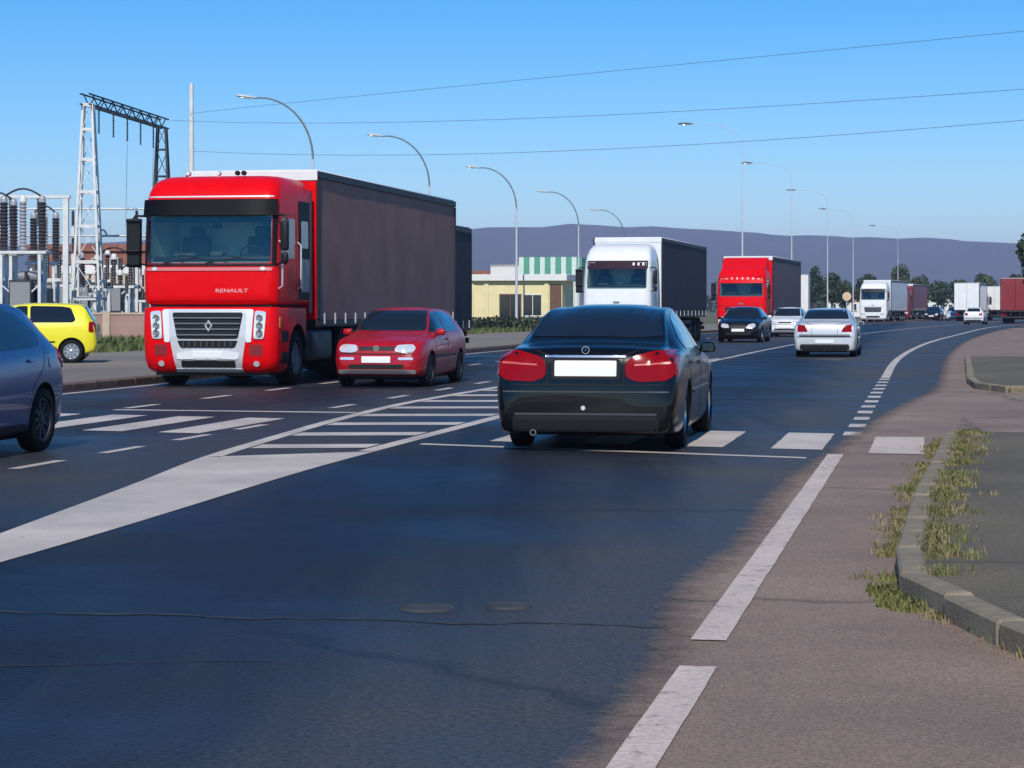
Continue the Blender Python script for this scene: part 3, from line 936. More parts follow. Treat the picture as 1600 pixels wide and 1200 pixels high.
SEDAN = dict(
    top=[(-2.41, .62), (-2.385, .86), (-2.33, .985), (-2.22, 1.035), (-1.9, 1.055), (-1.72, 1.07), (-1.35, 1.235), (-1.0, 1.375), (-.7, 1.43), (-.2, 1.452), (.3, 1.425), (.55, 1.36), (1.25, 1.0), (1.5, .965), (2.0, .87), (2.28, .76), (2.39, .62), (2.41, .52)],
    belt=[(-2.41, .52), (-2.3, .90), (-1.7, .96), (0, .93), (1.2, .88), (2.0, .79), (2.35, .62), (2.41, .46)],
    bot=[(-2.41, .32), (-2.37, .19), (-1.9, .165), (1.9, .19), (2.3, .21), (2.41, .3)],
    w=[(-2.41, .80), (-2.36, .865), (-2.25, .90), (-1.8, .925), (-1, .925), (.5, .915), (1.6, .90), (2.1, .83), (2.33, .70), (2.41, .56)],
    wt=[(-2.41, .66), (-2.2, .76), (-1.8, .77), (-1.5, .72), (-1.0, .655), (-.5, .625), (.1, .62), (.5, .62), (.9, .67), (1.25, .72), (2, .66), (2.41, .45)],
    axles=(1.46, -1.39), track=.80, wr=.325, mirror=(.78, .86, .98),
    panels=[
        ('rear_window', '-x', rp([(-.68, 1.12), (.68, 1.12), (.565, 1.392), (-.565, 1.392)], .06), 'glass_dark', .007),
        ('windscreen', '+x', rp([(-.66, 1.015), (.66, 1.015), (.545, 1.38), (-.545, 1.38)], .06), 'glass_dark', .007),
        ('window', 'y', rp([(1.0, .985), (.42, 1.315), (.06, 1.36), (0.0, .985)], .04), 'glass_dark', .006),
        ('window', 'y', rp([(-.05, .985), (.0, 1.362), (-.5, 1.352), (-.84, 1.285), (-1.22, 1.09), (-1.18, 1.0)], .05), 'glass_dark', .006),
        ('tail_light', '-x2', rp([(.395, .735), (.39, .87), (.46, .94), (.72, 1.0), (.86, .985), (.87, .76), (.80, .705), (.52, .69)], .05), 'lamp_red', .010),
        ('tail_light_side', 'y', rp([(-2.33, .74), (-2.33, .95), (-2.13, .985), (-2.06, .93), (-2.16, .76)], .03), 'lamp_red', .010),
        ('lamp_band', '-x2', rp([(.48, .845), (.48, .862), (.83, .885), (.835, .865)], .008), 'lamp_lens', .014),
        ('headlight', '+x2', rp([(.36, .60), (.40, .72), (.60, .77), (.70, .74), (.70, .62), (.5, .58)], .04), 'lamp_clear', .010),
        ('grille', '+x', rp([(-.30, .56), (.30, .56), (.33, .76), (-.33, .76)], .05), BK, .010),
        ('bumper_slot', '+x', rect(-.5, .5, .30, .42, .04), 'gap_dark', .006),
        ('number_plate', '+x', rect(-.26, .26, .44, .55, .01), 'plate_white', .02),
        ('number_plate', '-x', rect(-.305, .305, .745, .895, .012), 'plate_white', .012),
        ('boot_recess', '-x', rect(-.34, .34, .715, .915, .03), 'gap_dark', .003),
        ('chrome_strip', '-x', rect(-.40, .40, .925, .945, .008), 'chrome', .016),
        ('bumper_joint', '-x', rect(-.74, .74, .655, .667, .003), 'gap_dark', .004),
        ('bumper_trim', '-x', rect(-.82, .82, .585, .60, .005), 'dark_plastic', .008),
        ('bumper_trim', '-x', rect(-.70, .70, .365, .385, .006), 'dark_plastic', .010),
        ('valance', '-x', rect(-.72, .72, .20, .36, .04), 'gap_dark', .006),
        ('boot_gap', '-x', strip2d([(-.375, .67), (-.375, .95), (-.60, 1.03)], .010), 'gap_dark', .004),
        ('boot_gap', '-x', strip2d([(.375, .67), (.375, .95), (.60, 1.03)], .010), 'gap_dark', .004),
        ('handle', 'y', rect(-.22, -.02, .83, .855, .01), 'PAINT', .026),
        ('handle', 'y', rect(-1.16, -.97, .845, .87, .01), 'PAINT', .026),
        ('side_trim', 'y', rect(-.92, .98, .54, .58, .012), 'PAINT', .014),
    ] + door_gaps([[(1.03, .26), (1.04, .96)], [(-.02, .26), (-.02, .97)], [(-1.0, .62), (-1.24, .75), (-1.3, .98)]]))

HATCH = dict(
    top=[(-2.01, .66), (-1.985, .90), (-1.93, 1.0), (-1.80, 1.10), (-1.56, 1.33), (-1.42, 1.375), (-1.1, 1.40), (-.5, 1.425), (.05, 1.405), (.32, 1.34), (.98, .98), (1.12, .955), (1.6, .875), (1.88, .79), (1.985, .66), (2.01, .52)],
    belt=[(-2.01, .58), (-1.9, .88), (-1.5, .95), (0, .92), (.9, .885), (1.6, .81), (1.95, .62), (2.01, .46)],
    bot=[(-2.01, .40), (-1.95, .30), (-1.6, .22), (1.6, .19), (1.9, .22), (2.01, .32)],
    w=[(-2.01, .70), (-1.94, .775), (-1.75, .825), (-1, .845), (.5, .848), (1.4, .838), (1.8, .79), (1.95, .70), (2.01, .60)],
    wt=[(-2.01, .62), (-1.85, .66), (-1.5, .58), (-1.1, .555), (0, .56), (.4, .60), (.95, .68), (1.2, .69), (1.7, .66), (2.01, .5)],
    axles=(1.22, -1.25), track=.745, wr=.30, rim='dark', mirror=(.66, .80, .97), mirror_mat='PAINT',
    panels=[
        ('windscreen', '+x', rp([(-.64, .995), (.64, .995), (.535, 1.36), (-.535, 1.36)], .06), 'glass_dark', .007),
        ('rear_window', '-x', rp([(-.55, 1.06), (.55, 1.06), (.48, 1.325), (-.48, 1.325)], .06), 'glass_dark', .007),
        ('window', 'y', rp([(.80, .97), (.25, 1.31), (-.10, 1.345), (-.12, .97)], .04), 'glass_dark', .006),
        ('window', 'y', rp([(-.17, .97), (-.15, 1.347), (-.85, 1.335), (-1.28, 1.28), (-1.20, 1.02), (-1.12, .975)], .05), 'glass_dark', .006),
        ('headlight', '+x2', rp([(.33, .645), (.36, .745), (.62, .765), (.70, .70), (.66, .625), (.45, .615)], .05), 'lamp_clear', .014),
        ('grille', '+x', rect(-.32, .32, .655, .725, .02), BK, .008),
        ('lamp_gap', '+x', rect(-.68, .68, .585, .605, .006), 'gap_dark', .004),
        ('turn_signal', '+x2', rect(.40, .66, .49, .535, .015), 'lamp_clear', .010),
        ('bumper_slot', '+x', rect(-.5, .5, .33, .41, .03), 'gap_dark', .006),
        ('number_plate', '+x', rect(-.26, .26, .44, .55, .01), 'plate_white', .016),
        ('number_plate', '-x', rect(-.26, .26, .72, .83, .01), 'plate_white', .012),
        ('tail_light', '-x2', rp([(.45, .74), (.45, .92), (.70, .95), (.70, .74)], .03), 'lamp_red', .010),
        ('bumper_trim', '-x', rect(-.70, .70, .50, .56, .012), BK, .012),
        ('valance', '-x', rect(-.6, .6, .32, .40, .03), BK, .006),
        ('handle', 'y', rect(-.09, .08, .82, .85, .01), BK, .022),
        ('side_trim', 'y', rect(-.90, .90, .52, .565, .012), BK, .010),
    ] + door_gaps([[(.86, .26), (.87, .95)], [(-.145, .26), (-.145, .96)], [(-.95, .60), (-1.1, .75), (-1.15, .97)]]))

ROUND = dict(           # round-tailed modern hatchback
    top=[(-2.10, .66), (-2.08, .92), (-2.02, 1.03), (-1.88, 1.15), (-1.62, 1.36), (-1.42, 1.44), (-1.0, 1.49), (-.4, 1.505), (.15, 1.47), (.45, 1.38), (1.15, 1.02), (1.3, .98), (1.75, .87), (1.98, .76), (2.08, .60), (2.10, .48)],
    belt=[(-2.10, .58), (-1.98, .92), (-1.5, 1.0), (0, .95), (1.0, .90), (1.7, .80), (2.03, .60), (2.10, .44)],
    bot=[(-2.10, .38), (-2.02, .27), (-1.6, .21), (1.6, .18), (2.0, .2), (2.10, .3)],
    w=[(-2.10, .68), (-2.02, .765), (-1.8, .845), (-1, .88), (.5, .885), (1.4, .875), (1.85, .80), (2.04, .66), (2.10, .55)],
    wt=[(-2.10, .56), (-1.9, .66), (-1.6, .60), (-1.1, .58), (0, .59), (.4, .62), (1.0, .70), (1.3, .72), (1.8, .66), (2.10, .45)],
    axles=(1.33, -1.32), track=.775, wr=.315, mirror=(.85, .84, 1.02), rim='nine',
    panels=[
        ('windscreen', '+x', rp([(-.66, 1.04), (.66, 1.04), (.55, 1.42), (-.55, 1.42)], .06), 'glass_dark', .007),
        ('rear_window', '-x', rp([(-.54, 1.10), (.54, 1.10), (.49, 1.37), (-.49, 1.37)], .08), 'glass_dark', .007),
        ('window', 'y', rp([(.98, 1.0), (.40, 1.35), (-.05, 1.415), (-.08, 1.0)], .04), 'glass_dark', .006),
        ('window', 'y', rp([(-.13, 1.0), (-.10, 1.418), (-.8, 1.41), (-1.18, 1.34), (-1.38, 1.16), (-1.30, 1.04)], .06), 'glass_dark', .006),
        ('headlight', '+x2', rp([(.38, .60), (.42, .74), (.64, .78), (.70, .70), (.66, .60)], .05), 'lamp_clear', .012),
        ('grille', '+x', rect(-.33, .33, .60, .70, .03), BK, .008),
        ('bumper_slot', '+x', rect(-.5, .5, .28, .40, .04), 'gap_dark', .006),
        ('number_plate', '+x', rect(-.26, .26, .44, .55, .01), 'plate_white', .016),
        ('number_plate', '-x', rect(-.26, .26, .70, .81, .01), 'plate_white', .012),
        ('tail_light', '-x2', rp([(.50, .78), (.48, .98), (.62, 1.06), (.70, .99), (.71, .80)], .04), 'lamp_red', .010),
        ('tail_light_side', 'y', rp([(-2.03, .80), (-2.0, 1.0), (-1.84, 1.02), (-1.78, .92), (-1.88, .82)], .03), 'lamp_red', .010),
        ('valance', '-x', rect(-.6, .6, .28, .40, .03), BK, .006),
        ('sill', 'y', rect(-.92, .93, .205, .29, .02), BK, .008),
        ('handle', 'y', rect(-.05, .14, .86, .89, .012), 'PAINT', .026),
        ('handle', 'y', rect(-1.10, -.92, .885, .915, .012), 'PAINT', .026),
        ('fuel_flap', 'y', rect(-1.62, -1.45, .82, .97, .05), 'PAINT', .008),
        ('side_trim', 'y', rect(-.88, .92, .52, .56, .012), 'PAINT', .012),
    ] + door_gaps([[(1.0, .30), (1.03, .98)], [(-.105, .30), (-.105, .99)], [(-.92, .40), (-1.02, .66), (-1.28, .82), (-1.40, 1.02)]]))

MINI = dict(            # short upright city car
    top=[(-1.765, .64), (-1.75, .92), (-1.70, 1.0), (-1.60, 1.16), (-1.46, 1.38), (-1.34, 1.435), (-.9, 1.46), (-.3, 1.465), (.2, 1.43), (.45, 1.35), (1.0, 1.0), (1.12, .965), (1.5, .86), (1.67, .76), (1.75, .60), (1.765, .5)],
    belt=[(-1.765, .58), (-1.68, .90), (-1.3, .95), (0, .93), (.9, .90), (1.4, .80), (1.71, .60), (1.765, .46)],
    bot=[(-1.765, .38), (-1.70, .29), (-1.4, .22), (1.3, .2), (1.66, .22), (1.765, .32)],
    w=[(-1.765, .66), (-1.70, .74), (-1.5, .795), (-.8, .815), (.5, .82), (1.2, .81), (1.55, .75), (1.71, .64), (1.765, .54)],
    wt=[(-1.765, .58), (-1.6, .62), (-1.4, .56), (-1.0, .55), (0, .56), (.4, .60), (.95, .66), (1.2, .67), (1.5, .62), (1.765, .45)],
    axles=(1.15, -1.17), track=.72, wr=.285, mirror=(.70, .77, 1.0), rim='nine', mirror_mat=BK,
    panels=[
        ('windscreen', '+x', rp([(-.62, 1.02), (.62, 1.02), (.53, 1.38), (-.53, 1.38)], .06), 'glass_dark', .007),
        ('rear_window', '-x', rp([(-.52, 1.05), (.52, 1.05), (.46, 1.37), (-.46, 1.37)], .06), 'glass_dark', .007),
        ('window', 'y', rp([(.86, .99), (.38, 1.30), (.10, 1.385), (-.10, 1.39), (-.12, .985)], .04), 'glass_dark', .006),
        ('window', 'y', rp([(-.18, .985), (-.16, 1.392), (-.9, 1.38), (-1.14, 1.345), (-1.27, 1.05), (-1.20, .99)], .06), 'glass_dark', .006),
        ('headlight', '+x2', ell(.50, .68, .11, .09), 'lamp_clear', .012),
        ('grille', '+x', rect(-.28, .28, .63, .71, .03), BK, .008),
        ('number_plate', '+x', rect(-.26, .26, .42, .53, .01), 'plate_white', .016),
        ('number_plate', '-x', rect(-.26, .26, .66, .77, .01), 'plate_white', .012),
        ('tail_light', '-x2', rp([(.50, .74), (.50, 1.0), (.64, 1.0), (.66, .74)], .03), 'lamp_red', .010),
        ('tail_light_side', 'y', rp([(-1.70, .74), (-1.665, 1.0), (-1.58, 1.0), (-1.58, .76)], .03), 'lamp_red', .010),
        ('bumper_trim', '-x', rect(-.66, .66, .46, .52, .012), BK, .012),
        ('side_trim', 'y', rect(-.78, .80, .50, .535, .012), BK, .010),
        ('sill', 'y', rect(-.80, .82, .225, .30, .02), BK, .007),
        ('handle', 'y', rect(-.05, .12, .84, .87, .01), BK, .022),
    ] + door_gaps([[(.92, .30), (.92, .97)], [(-.15, .30), (-.15, .975)]]))
mat('lamp_lens', (0.55, 0.10, 0.09), 0.2, coat=0.4)

def vehicle_at(s_center, t):
    return W(s_center, t)

# ---- black saloon ahead in the right-hand lane
def star(root, x, z, r, m='chrome'):
    mb = MB()
    mb.lathe([(r * .86, -.006), (r, -.006), (r, .006), (r * .86, .006)], 24, 'x', close=True)
    for k in range(3):
        a = math.pi / 2 + 2 * math.pi * k / 3
        d = Vector((0, math.cos(a), math.sin(a))); sd = Vector((0, -math.sin(a), math.cos(a)))
        mb.add([d * r * .9, sd * r * .14 - Vector((.005, 0, 0)), -sd * r * .14 - Vector((.005, 0, 0)), -Vector((.008, 0, 0))], [(0, 1, 3), (0, 3, 2), (1, 2, 3), (0, 2, 1)])
    o = mb.build('star_emblem', m, root); o.location = (x, 0, z)
def merc_extra(root, bvh):
    star(root, -2.375, 1.0, .038)
    for sg in (.47,):
        mb = MB(); mb.lathe([(.026, 0), (.030, 0), (.030, .16), (.026, .16)], 16, 'x', close=True)
        o = mb.build('exhaust_pipe', 'rim_alloy', root, 40); o.location = (-2.40, .52, .19)
    panel('reversing_sensor', bvh, ell(0.02, .435, .022, .022, 12), '-x', 'silver_trim', root, .012)
make_car('saloon_car', 'black saloon car in the near lane, seen from behind with red tail lights', 'car', W(24.06, -3.35), head_away(24) + .012, SEDAN, 'paint_black', extra=merc_extra)

# ---- silver-white saloon further ahead
P406 = scaled(SEDAN, .945, .967, .965)
P406['panels'] = [p for p in P406['panels'] if p[0] not in ('number_plate', 'chrome_strip', 'boot_recess', 'tail_light', 'tail_light_side', 'lamp_band')] + [
    ('number_plate', '-x', rect(-.26, .26, .40, .50, .01), 'plate_white', .018),
    ('number_plate', '+x', rect(-.26, .26, .42, .52, .01), 'plate_white', .018),
    ('tail_light', '-x2', rp([(.47, .72), (.55, .90), (.76, .92), (.77, .72)], .03), 'lamp_red', .010),
    ('bumper_band', '-x', rect(-.72, .72, .585, .62, .01), BK, .012)]
make_car('saloon_car', 'silver white saloon car with white plate in its rear bumper, driving away beyond the crossing', 'car', W(66.4, -3.05), head_away(66), P406, 'paint_silver')

# ---- red hatchback beside the red lorry
def golf_extra(root, bvh):
    mb = MB(); mb.lathe([(.040, -.004), (.050, -.004), (.050, .006), (.040, .006)], 20, 'x', close=True)
    mb.bar((.002, -.024, .030), (.002, -.010, -.030), .007); mb.bar((.002, .024, .030), (.002, .010, -.030), .007); mb.bar((.002, -.010, -.030), (.002, 0, .006), .007); mb.bar((.002, .010, -.030), (.002, 0, .006), .007); mb.bar((.003, -.011, .034), (.003, 0, .010), .006); mb.bar((.003, .011, .034), (.003, 0, .010), .006)
    loc = bvh.ray_cast(Vector((9, 0, .69)), Vector((-1, 0, 0)))[0]
    o = mb.build('round_emblem', 'chrome', root); o.location = (loc.x + .02, 0, .69)
    panel('bumper_lip', bvh, rect(-.70, .70, .245, .315, .03), '+x', 'grey_plastic', root, .010)
    for k in (-1, 1):
        mb = MB(); mb.bar((1.03, k * .35 - .25, 1.0), (.96, k * .35 + .18, 1.035), .012); mb.build('wiper', BK, root)
make_car('hatchback_car', 'dark red hatchback coming towards the camera beside the big red lorry', 'car', W(38.4 + 2.0, -9.62), head_to(40), HATCH, 'paint_red_car', extra=golf_extra)

BLUEH = dict(ROUND); BLUEH['rim'] = 'dark'
# ---- dark blue hatchback leaving the frame on the left
make_car('hatchback_car', 'dark blue hatchback cut off by the left edge, only its tail in view', 'car', W(21.65 - 2.1, -9.46), head_to(20), BLUEH, 'paint_blue')

# ---- yellow city car in the yard
make_car('city_car', 'small bright yellow hatchback standing in the yard behind the blue car', 'car', Vector((-10.22 - 1.75, 55.2, .06)), math.atan2(-.10, -1.0), MINI, 'paint_yellow')

# ---- oncoming cars in the queue
D407 = scaled(SEDAN, .98, .985, 1.0)
make_car('saloon_car', 'black car coming towards the camera in front of the second red lorry', 'car', W(90.2 + 2.3, -8.3), head_to(92), D407, 'paint_black')
make_car('hatchback_car', 'white hatchback half hidden behind the silver white saloon', 'car', W(106.6 + 2, -8.15), head_to(108), HATCH, 'paint_white')
# ================================================================== lorries
mat('visor_plum', (0.030, 0.010, 0.024), 0.6, spec=0.15)
def ring_loft(secs, nfront=9, ncorn=6):
    """horizontal rings stacked in z: (z, x_front, x_back, half width, corner radius, front bulge)"""
    vs = []; fs = []
    N = None
    for (z, xf, xb, hw, rc, bl) in secs:
        ring = []
        yc = hw - rc
        for k in range(nfront):                       # front edge, left to right
            y = yc - 2 * yc * k / (nfront - 1)
            ring.append((xf + bl * (1 - (y / hw) ** 2), y))
        x0 = ring[-1][0]
        for k in range(1, ncorn + 1):                 # right front corner
            a = math.pi / 2 * k / ncorn
            ring.append((x0 - rc + rc * math.cos(a), -yc - rc * math.sin(a)))
        rb = .05
        ring.append((xb + rb, -hw)); ring.append((xb, -hw + rb)); ring.append((xb, hw - rb)); ring.append((xb + rb, hw))
        for k in range(ncorn, 0, -1):
            a = math.pi / 2 * k / ncorn
            ring.append((x0 - rc + rc * math.cos(a), yc + rc * math.sin(a)))
        N = len(ring)
        vs += [(x, y, z) for x, y in ring]
    for i in range(len(secs) - 1):
        for k in range(N):
            fs.append((i * N + k, i * N + (k + 1) % N, (i + 1) * N + (k + 1) % N, (i + 1) * N + k))
    fs.append(tuple(range(N - 1, -1, -1))); fs.append(tuple((len(secs) - 1) * N + k for k in range(N)))
    return vs, fs
def loft_part(name, secs, m, root, cut=None, smooth=35, mats=None):
    vs, fs = ring_loft(secs)
    bvh = BVHTree.FromPolygons([Vector(v) for v in vs], fs)
    mb = MB(); mb.add(vs, fs)
    me = mb.mesh(name, mats or [m, 'gap_dark'])
    if cut is not None:
        cm = cut.mesh('cut', mats or [m, 'gap_dark'])
        cm.polygons.foreach_set('material_index', [1] * len(cm.polygons))
        me = bool_cut(me, cm, None)
    me.polygons.foreach_set('use_smooth', [True] * len(me.polygons))
    me.set_sharp_from_angle(angle=math.radians(smooth))
    return link(name, me, root), bvh

def interior(root, x_back, z0, z1, hw, xf):
    """lined cab with seats, wheel and dashboard seen through the windscreen"""
    t = .012
    mb = MB()
    mb.box(x_back, x_back + t, -hw, hw, z0, z1); mb.box(x_back + t, xf - .14, -hw, -hw + t, z0, z1); mb.box(x_back + t, xf - .14, hw - t, hw, z0, z1)
    mb.box(x_back + t, xf - .14, -hw + t, hw - t, z1 - t, z1); mb.box(x_back + t, xf - .14, -hw + t, hw - t, z0, z0 + t)
    mb.build('cab_lining', 'cab_liner', root)
    mb = MB(); mb.box(xf - .58, xf - .16, -hw + .03, hw - .03, z0 + t, z0 + .11, .03, 2)
    d = mb.build('dashboard', BK, root, 40)
    mb = MB()
    mb.box(xf - .42, xf - .24, -.75, -.35, z0 + .11, z0 + .17, .02); mb.box(xf - .4, xf - .22, -.05, .18, z0 + .11, z0 + .2, .02); mb.build('dashboard_clutter', 'seat_cloth', d)
    for sg in (-1, 1):
        mb = MB(); mb.box(x_back + .35, x_back + .55, sg * .62 - .27, sg * .62 + .27, z0 + .02, z0 + .5, .07, 3)
        mb.box(x_back + .38, x_back + .5, sg * .62 - .14, sg * .62 + .14, z0 + .5, z0 + .68, .05, 3)
        mb.build('seat', 'seat_cloth', root, 50)
    mb = MB(); P = []
    for k in range(25):
        a = 2 * math.pi * k / 24
        P.append((xf - .62 + .10 * math.sin(a) , .62 + .22 * math.cos(a), z0 + .14 + .17 * math.sin(a)))
    mb.tube(P, .016, 6, False); mb.bar((xf - .62, .42, z0 + .14), (xf - .62, .82, z0 + .14), .03, .05)
    mb.build('steering_wheel', BK, root, 60)
    MB().box(xf - .33, xf - .30, -.04, .14, z1 - .22, z1 - .12, .02, 2).build('interior_mirror', BK, root, 40)
    MB().box(xf - .36, xf - .16, -hw + .05, hw - .05, z1 - .11, z1 - .02, .02, 1).build('header_shelf', BK, root, 40)

def truck_mirrors(root, x, hw, z0, z1, m=BK):
    for sg in (1, -1):
        mb = MB()
        mb.box(x - .09, x + .03, sg * (hw + .07), sg * (hw + .22), z0, z1, .05, 3)
        mb.box(x - .09, x + .03, sg * (hw + .08), sg * (hw + .21), z0 - .24, z0 - .03, .05, 3)
        o = mb.build('mirror', m, root, 45)
        mb = MB(); mb.tube([(x - .12, sg * (hw - .06), z1 + .10), (x - .02, sg * (hw + .12), z1 + .10), (x - .03, sg * (hw + .21), z1 - .02)], .024, 6)
        mb.build('mirror_arm', BK, o, 60)
        MB().tube([(x - .12, sg * (hw - .06), z0 - .25), (x - .03, sg * (hw + .14), z0 - .2)], .02, 6).build('mirror_arm', BK, o, 60)
        MB().box(x - .098, x - .092, sg * (hw + .10), sg * (hw + .19), z0 + .04, z1 - .05).build('mirror_glass', 'glass_dark', o)

def trailer_parts(root, x1, L, z0, z1, side, front, hw=1.27, buckles=16, roof='roof_tarp', axle_x=None, rail='trailer_rail', front_cap=True):
    """curtain-sided body running back from x1, with rails, posts, straps, bogie and rear doors"""
    x0 = x1 - L
    MB().box(x1 - .10, x1, -hw, hw, z0, z1 - .02, .02, 1).build('headboard', front, root, 40)
    MB().box(x0 - .02, x1 + .01, -hw + .02, hw - .02, z1 - .02, z1 + .03, .02, 1).build('roof', roof, root, 40)
    MB().box(x1, x1 + .02, -hw + .01, hw - .01, z1 - .17, z1 + .0, .0).build('header_rail', roof, root)
    for sg in (1, -1):
        vs = []; fs = []
        nx, nz = 64, 8
        for i in range(nx + 1):
            for j in range(nz + 1):
                x = x0 + .05 + (L - .15) * i / nx; z = z0 + (z1 - z0 - .12) * j / nz
                u = j / nz
                w = .009 * mnoise.noise(Vector((x * 1.1, sg * 5.0, u * .8))) * (1.2 - u * .6) + .014 * math.sin(math.pi * u)
                vs.append((x, sg * (hw + .006 + w), z))
        for i in range(nx):
            for j in range(nz):
                a = i * (nz + 1) + j
                fs.append((a, a + 1, a + nz + 2, a + nz + 1))
        n = len(vs)
        cu = MB().add(vs, fs).build('side_curtain', side, root, 60)
        MB().box(x0, x1, sg * (hw - .03), sg * (hw + .035), z1 - .14, z1 - .005, .01, 1).build('top_rail', rail, root, 40)
        MB().box(x0, x1, sg * (hw - .05), sg * (hw + .012), z0 - .13, z0 - .002, .01, 1).build('side_rail', rail, root, 40)
        bk = MB().box(-.03, .03, -.012, .012, -.13, .08, .008, 1).mesh('buckle', 'silver_trim')
        st = MB().box(-.022, .022, -.003, .003, 0, z1 - z0 - .3, 0).mesh('strap', rail)
        for k in range(buckles):
            x = x0 + .35 + (L - .7) * k / (buckles - 1)
            link('buckle', bk, cu, (x, sg * (hw + .034), z0 + .05))
        for x in (x0 + .03, x1 - .06):
            MB().box(x - .06, x + .06, sg * (hw - .05), sg * (hw + .03), z0, z1 - .15, .012, 1).build('corner_post', rail, root, 40)
    for sg in (1, -1):
        MB().box(x0 - .03, x0, min(sg * .01, sg * (hw - .02)), max(sg * .01, sg * (hw - .02)), z0, z1 - .03, .01).build('rear_door', side, root, 40)
    MB().box(x0 + .02, x1 - .12, -hw + .03, hw - .03, z0 - .14, z0 - .01, .0).build('load_floor', 'chassis', root)
    mb = MB()
    for sg in (1, -1): mb.box(x0 + .2, x1 - .3, sg * .42 - .07, sg * .42 + .07, z0 - .42, z0 - .15)
    mb.box(x0 - .02, x0 + .1, -1.2, 1.2, .48, .62)
    mb.build('chassis_beam', 'chassis', root)
    for sg in (1, -1):
        for zz in (.45, .75):
            MB().box(x0 + 4.6, x1 - 3.0, sg * 1.2 - .02, sg * 1.2 + .02, zz, zz + .14).build('side_guard', 'dark_plastic', root)
        MB().box(x0 + .02, x0 + .06, sg * .95 - .2, sg * .95 + .2, .66, .80).build('tail_light', 'lamp_red', root)
    ax = axle_x if axle_x is not None else [x0 + 1.7, x0 + 3.0, x0 + 4.3]
    for a in ax:
        for sg in (1, -1): add_wheel(root, a, sg * 1.02, .50, .40, 'truck')

def tractor_chassis(root, xb, hw=1.25, front_axle=-1.35, drive=-4.9):
    mb = MB()
    for sg in (1, -1): mb.box(drive - .8, front_axle + .9, sg * .42 - .05, sg * .42 + .05, .62, .95)
    mb.build('chassis_beam', 'chassis', root)
    for sg in (1, -1):
        MB().box(-3.9, -2.35, sg * .95 - .26, sg * .95 + .26, .42, 1.0, .08, 3).build('fuel_tank', 'dark_plastic', root, 45)
        add_wheel(root, front_axle, sg * (hw - .19), .50, .32, 'truck')
        add_wheel(root, drive, sg * (hw - .28), .50, .50, 'truck')
        mb = MB(); P = [(drive + .66 * math.cos(a), .5 + .66 * math.sin(a)) for a in np.linspace(.1, math.pi - .1, 14)]
        Q = [(drive + .62 * math.cos(a), .5 + .62 * math.sin(a)) for a in np.linspace(math.pi - .1, .1, 14)]
        mb.prism(P + Q, sg * (hw - .55), sg * (hw - .02)); mb.build('mudguard', BK, root, 40)

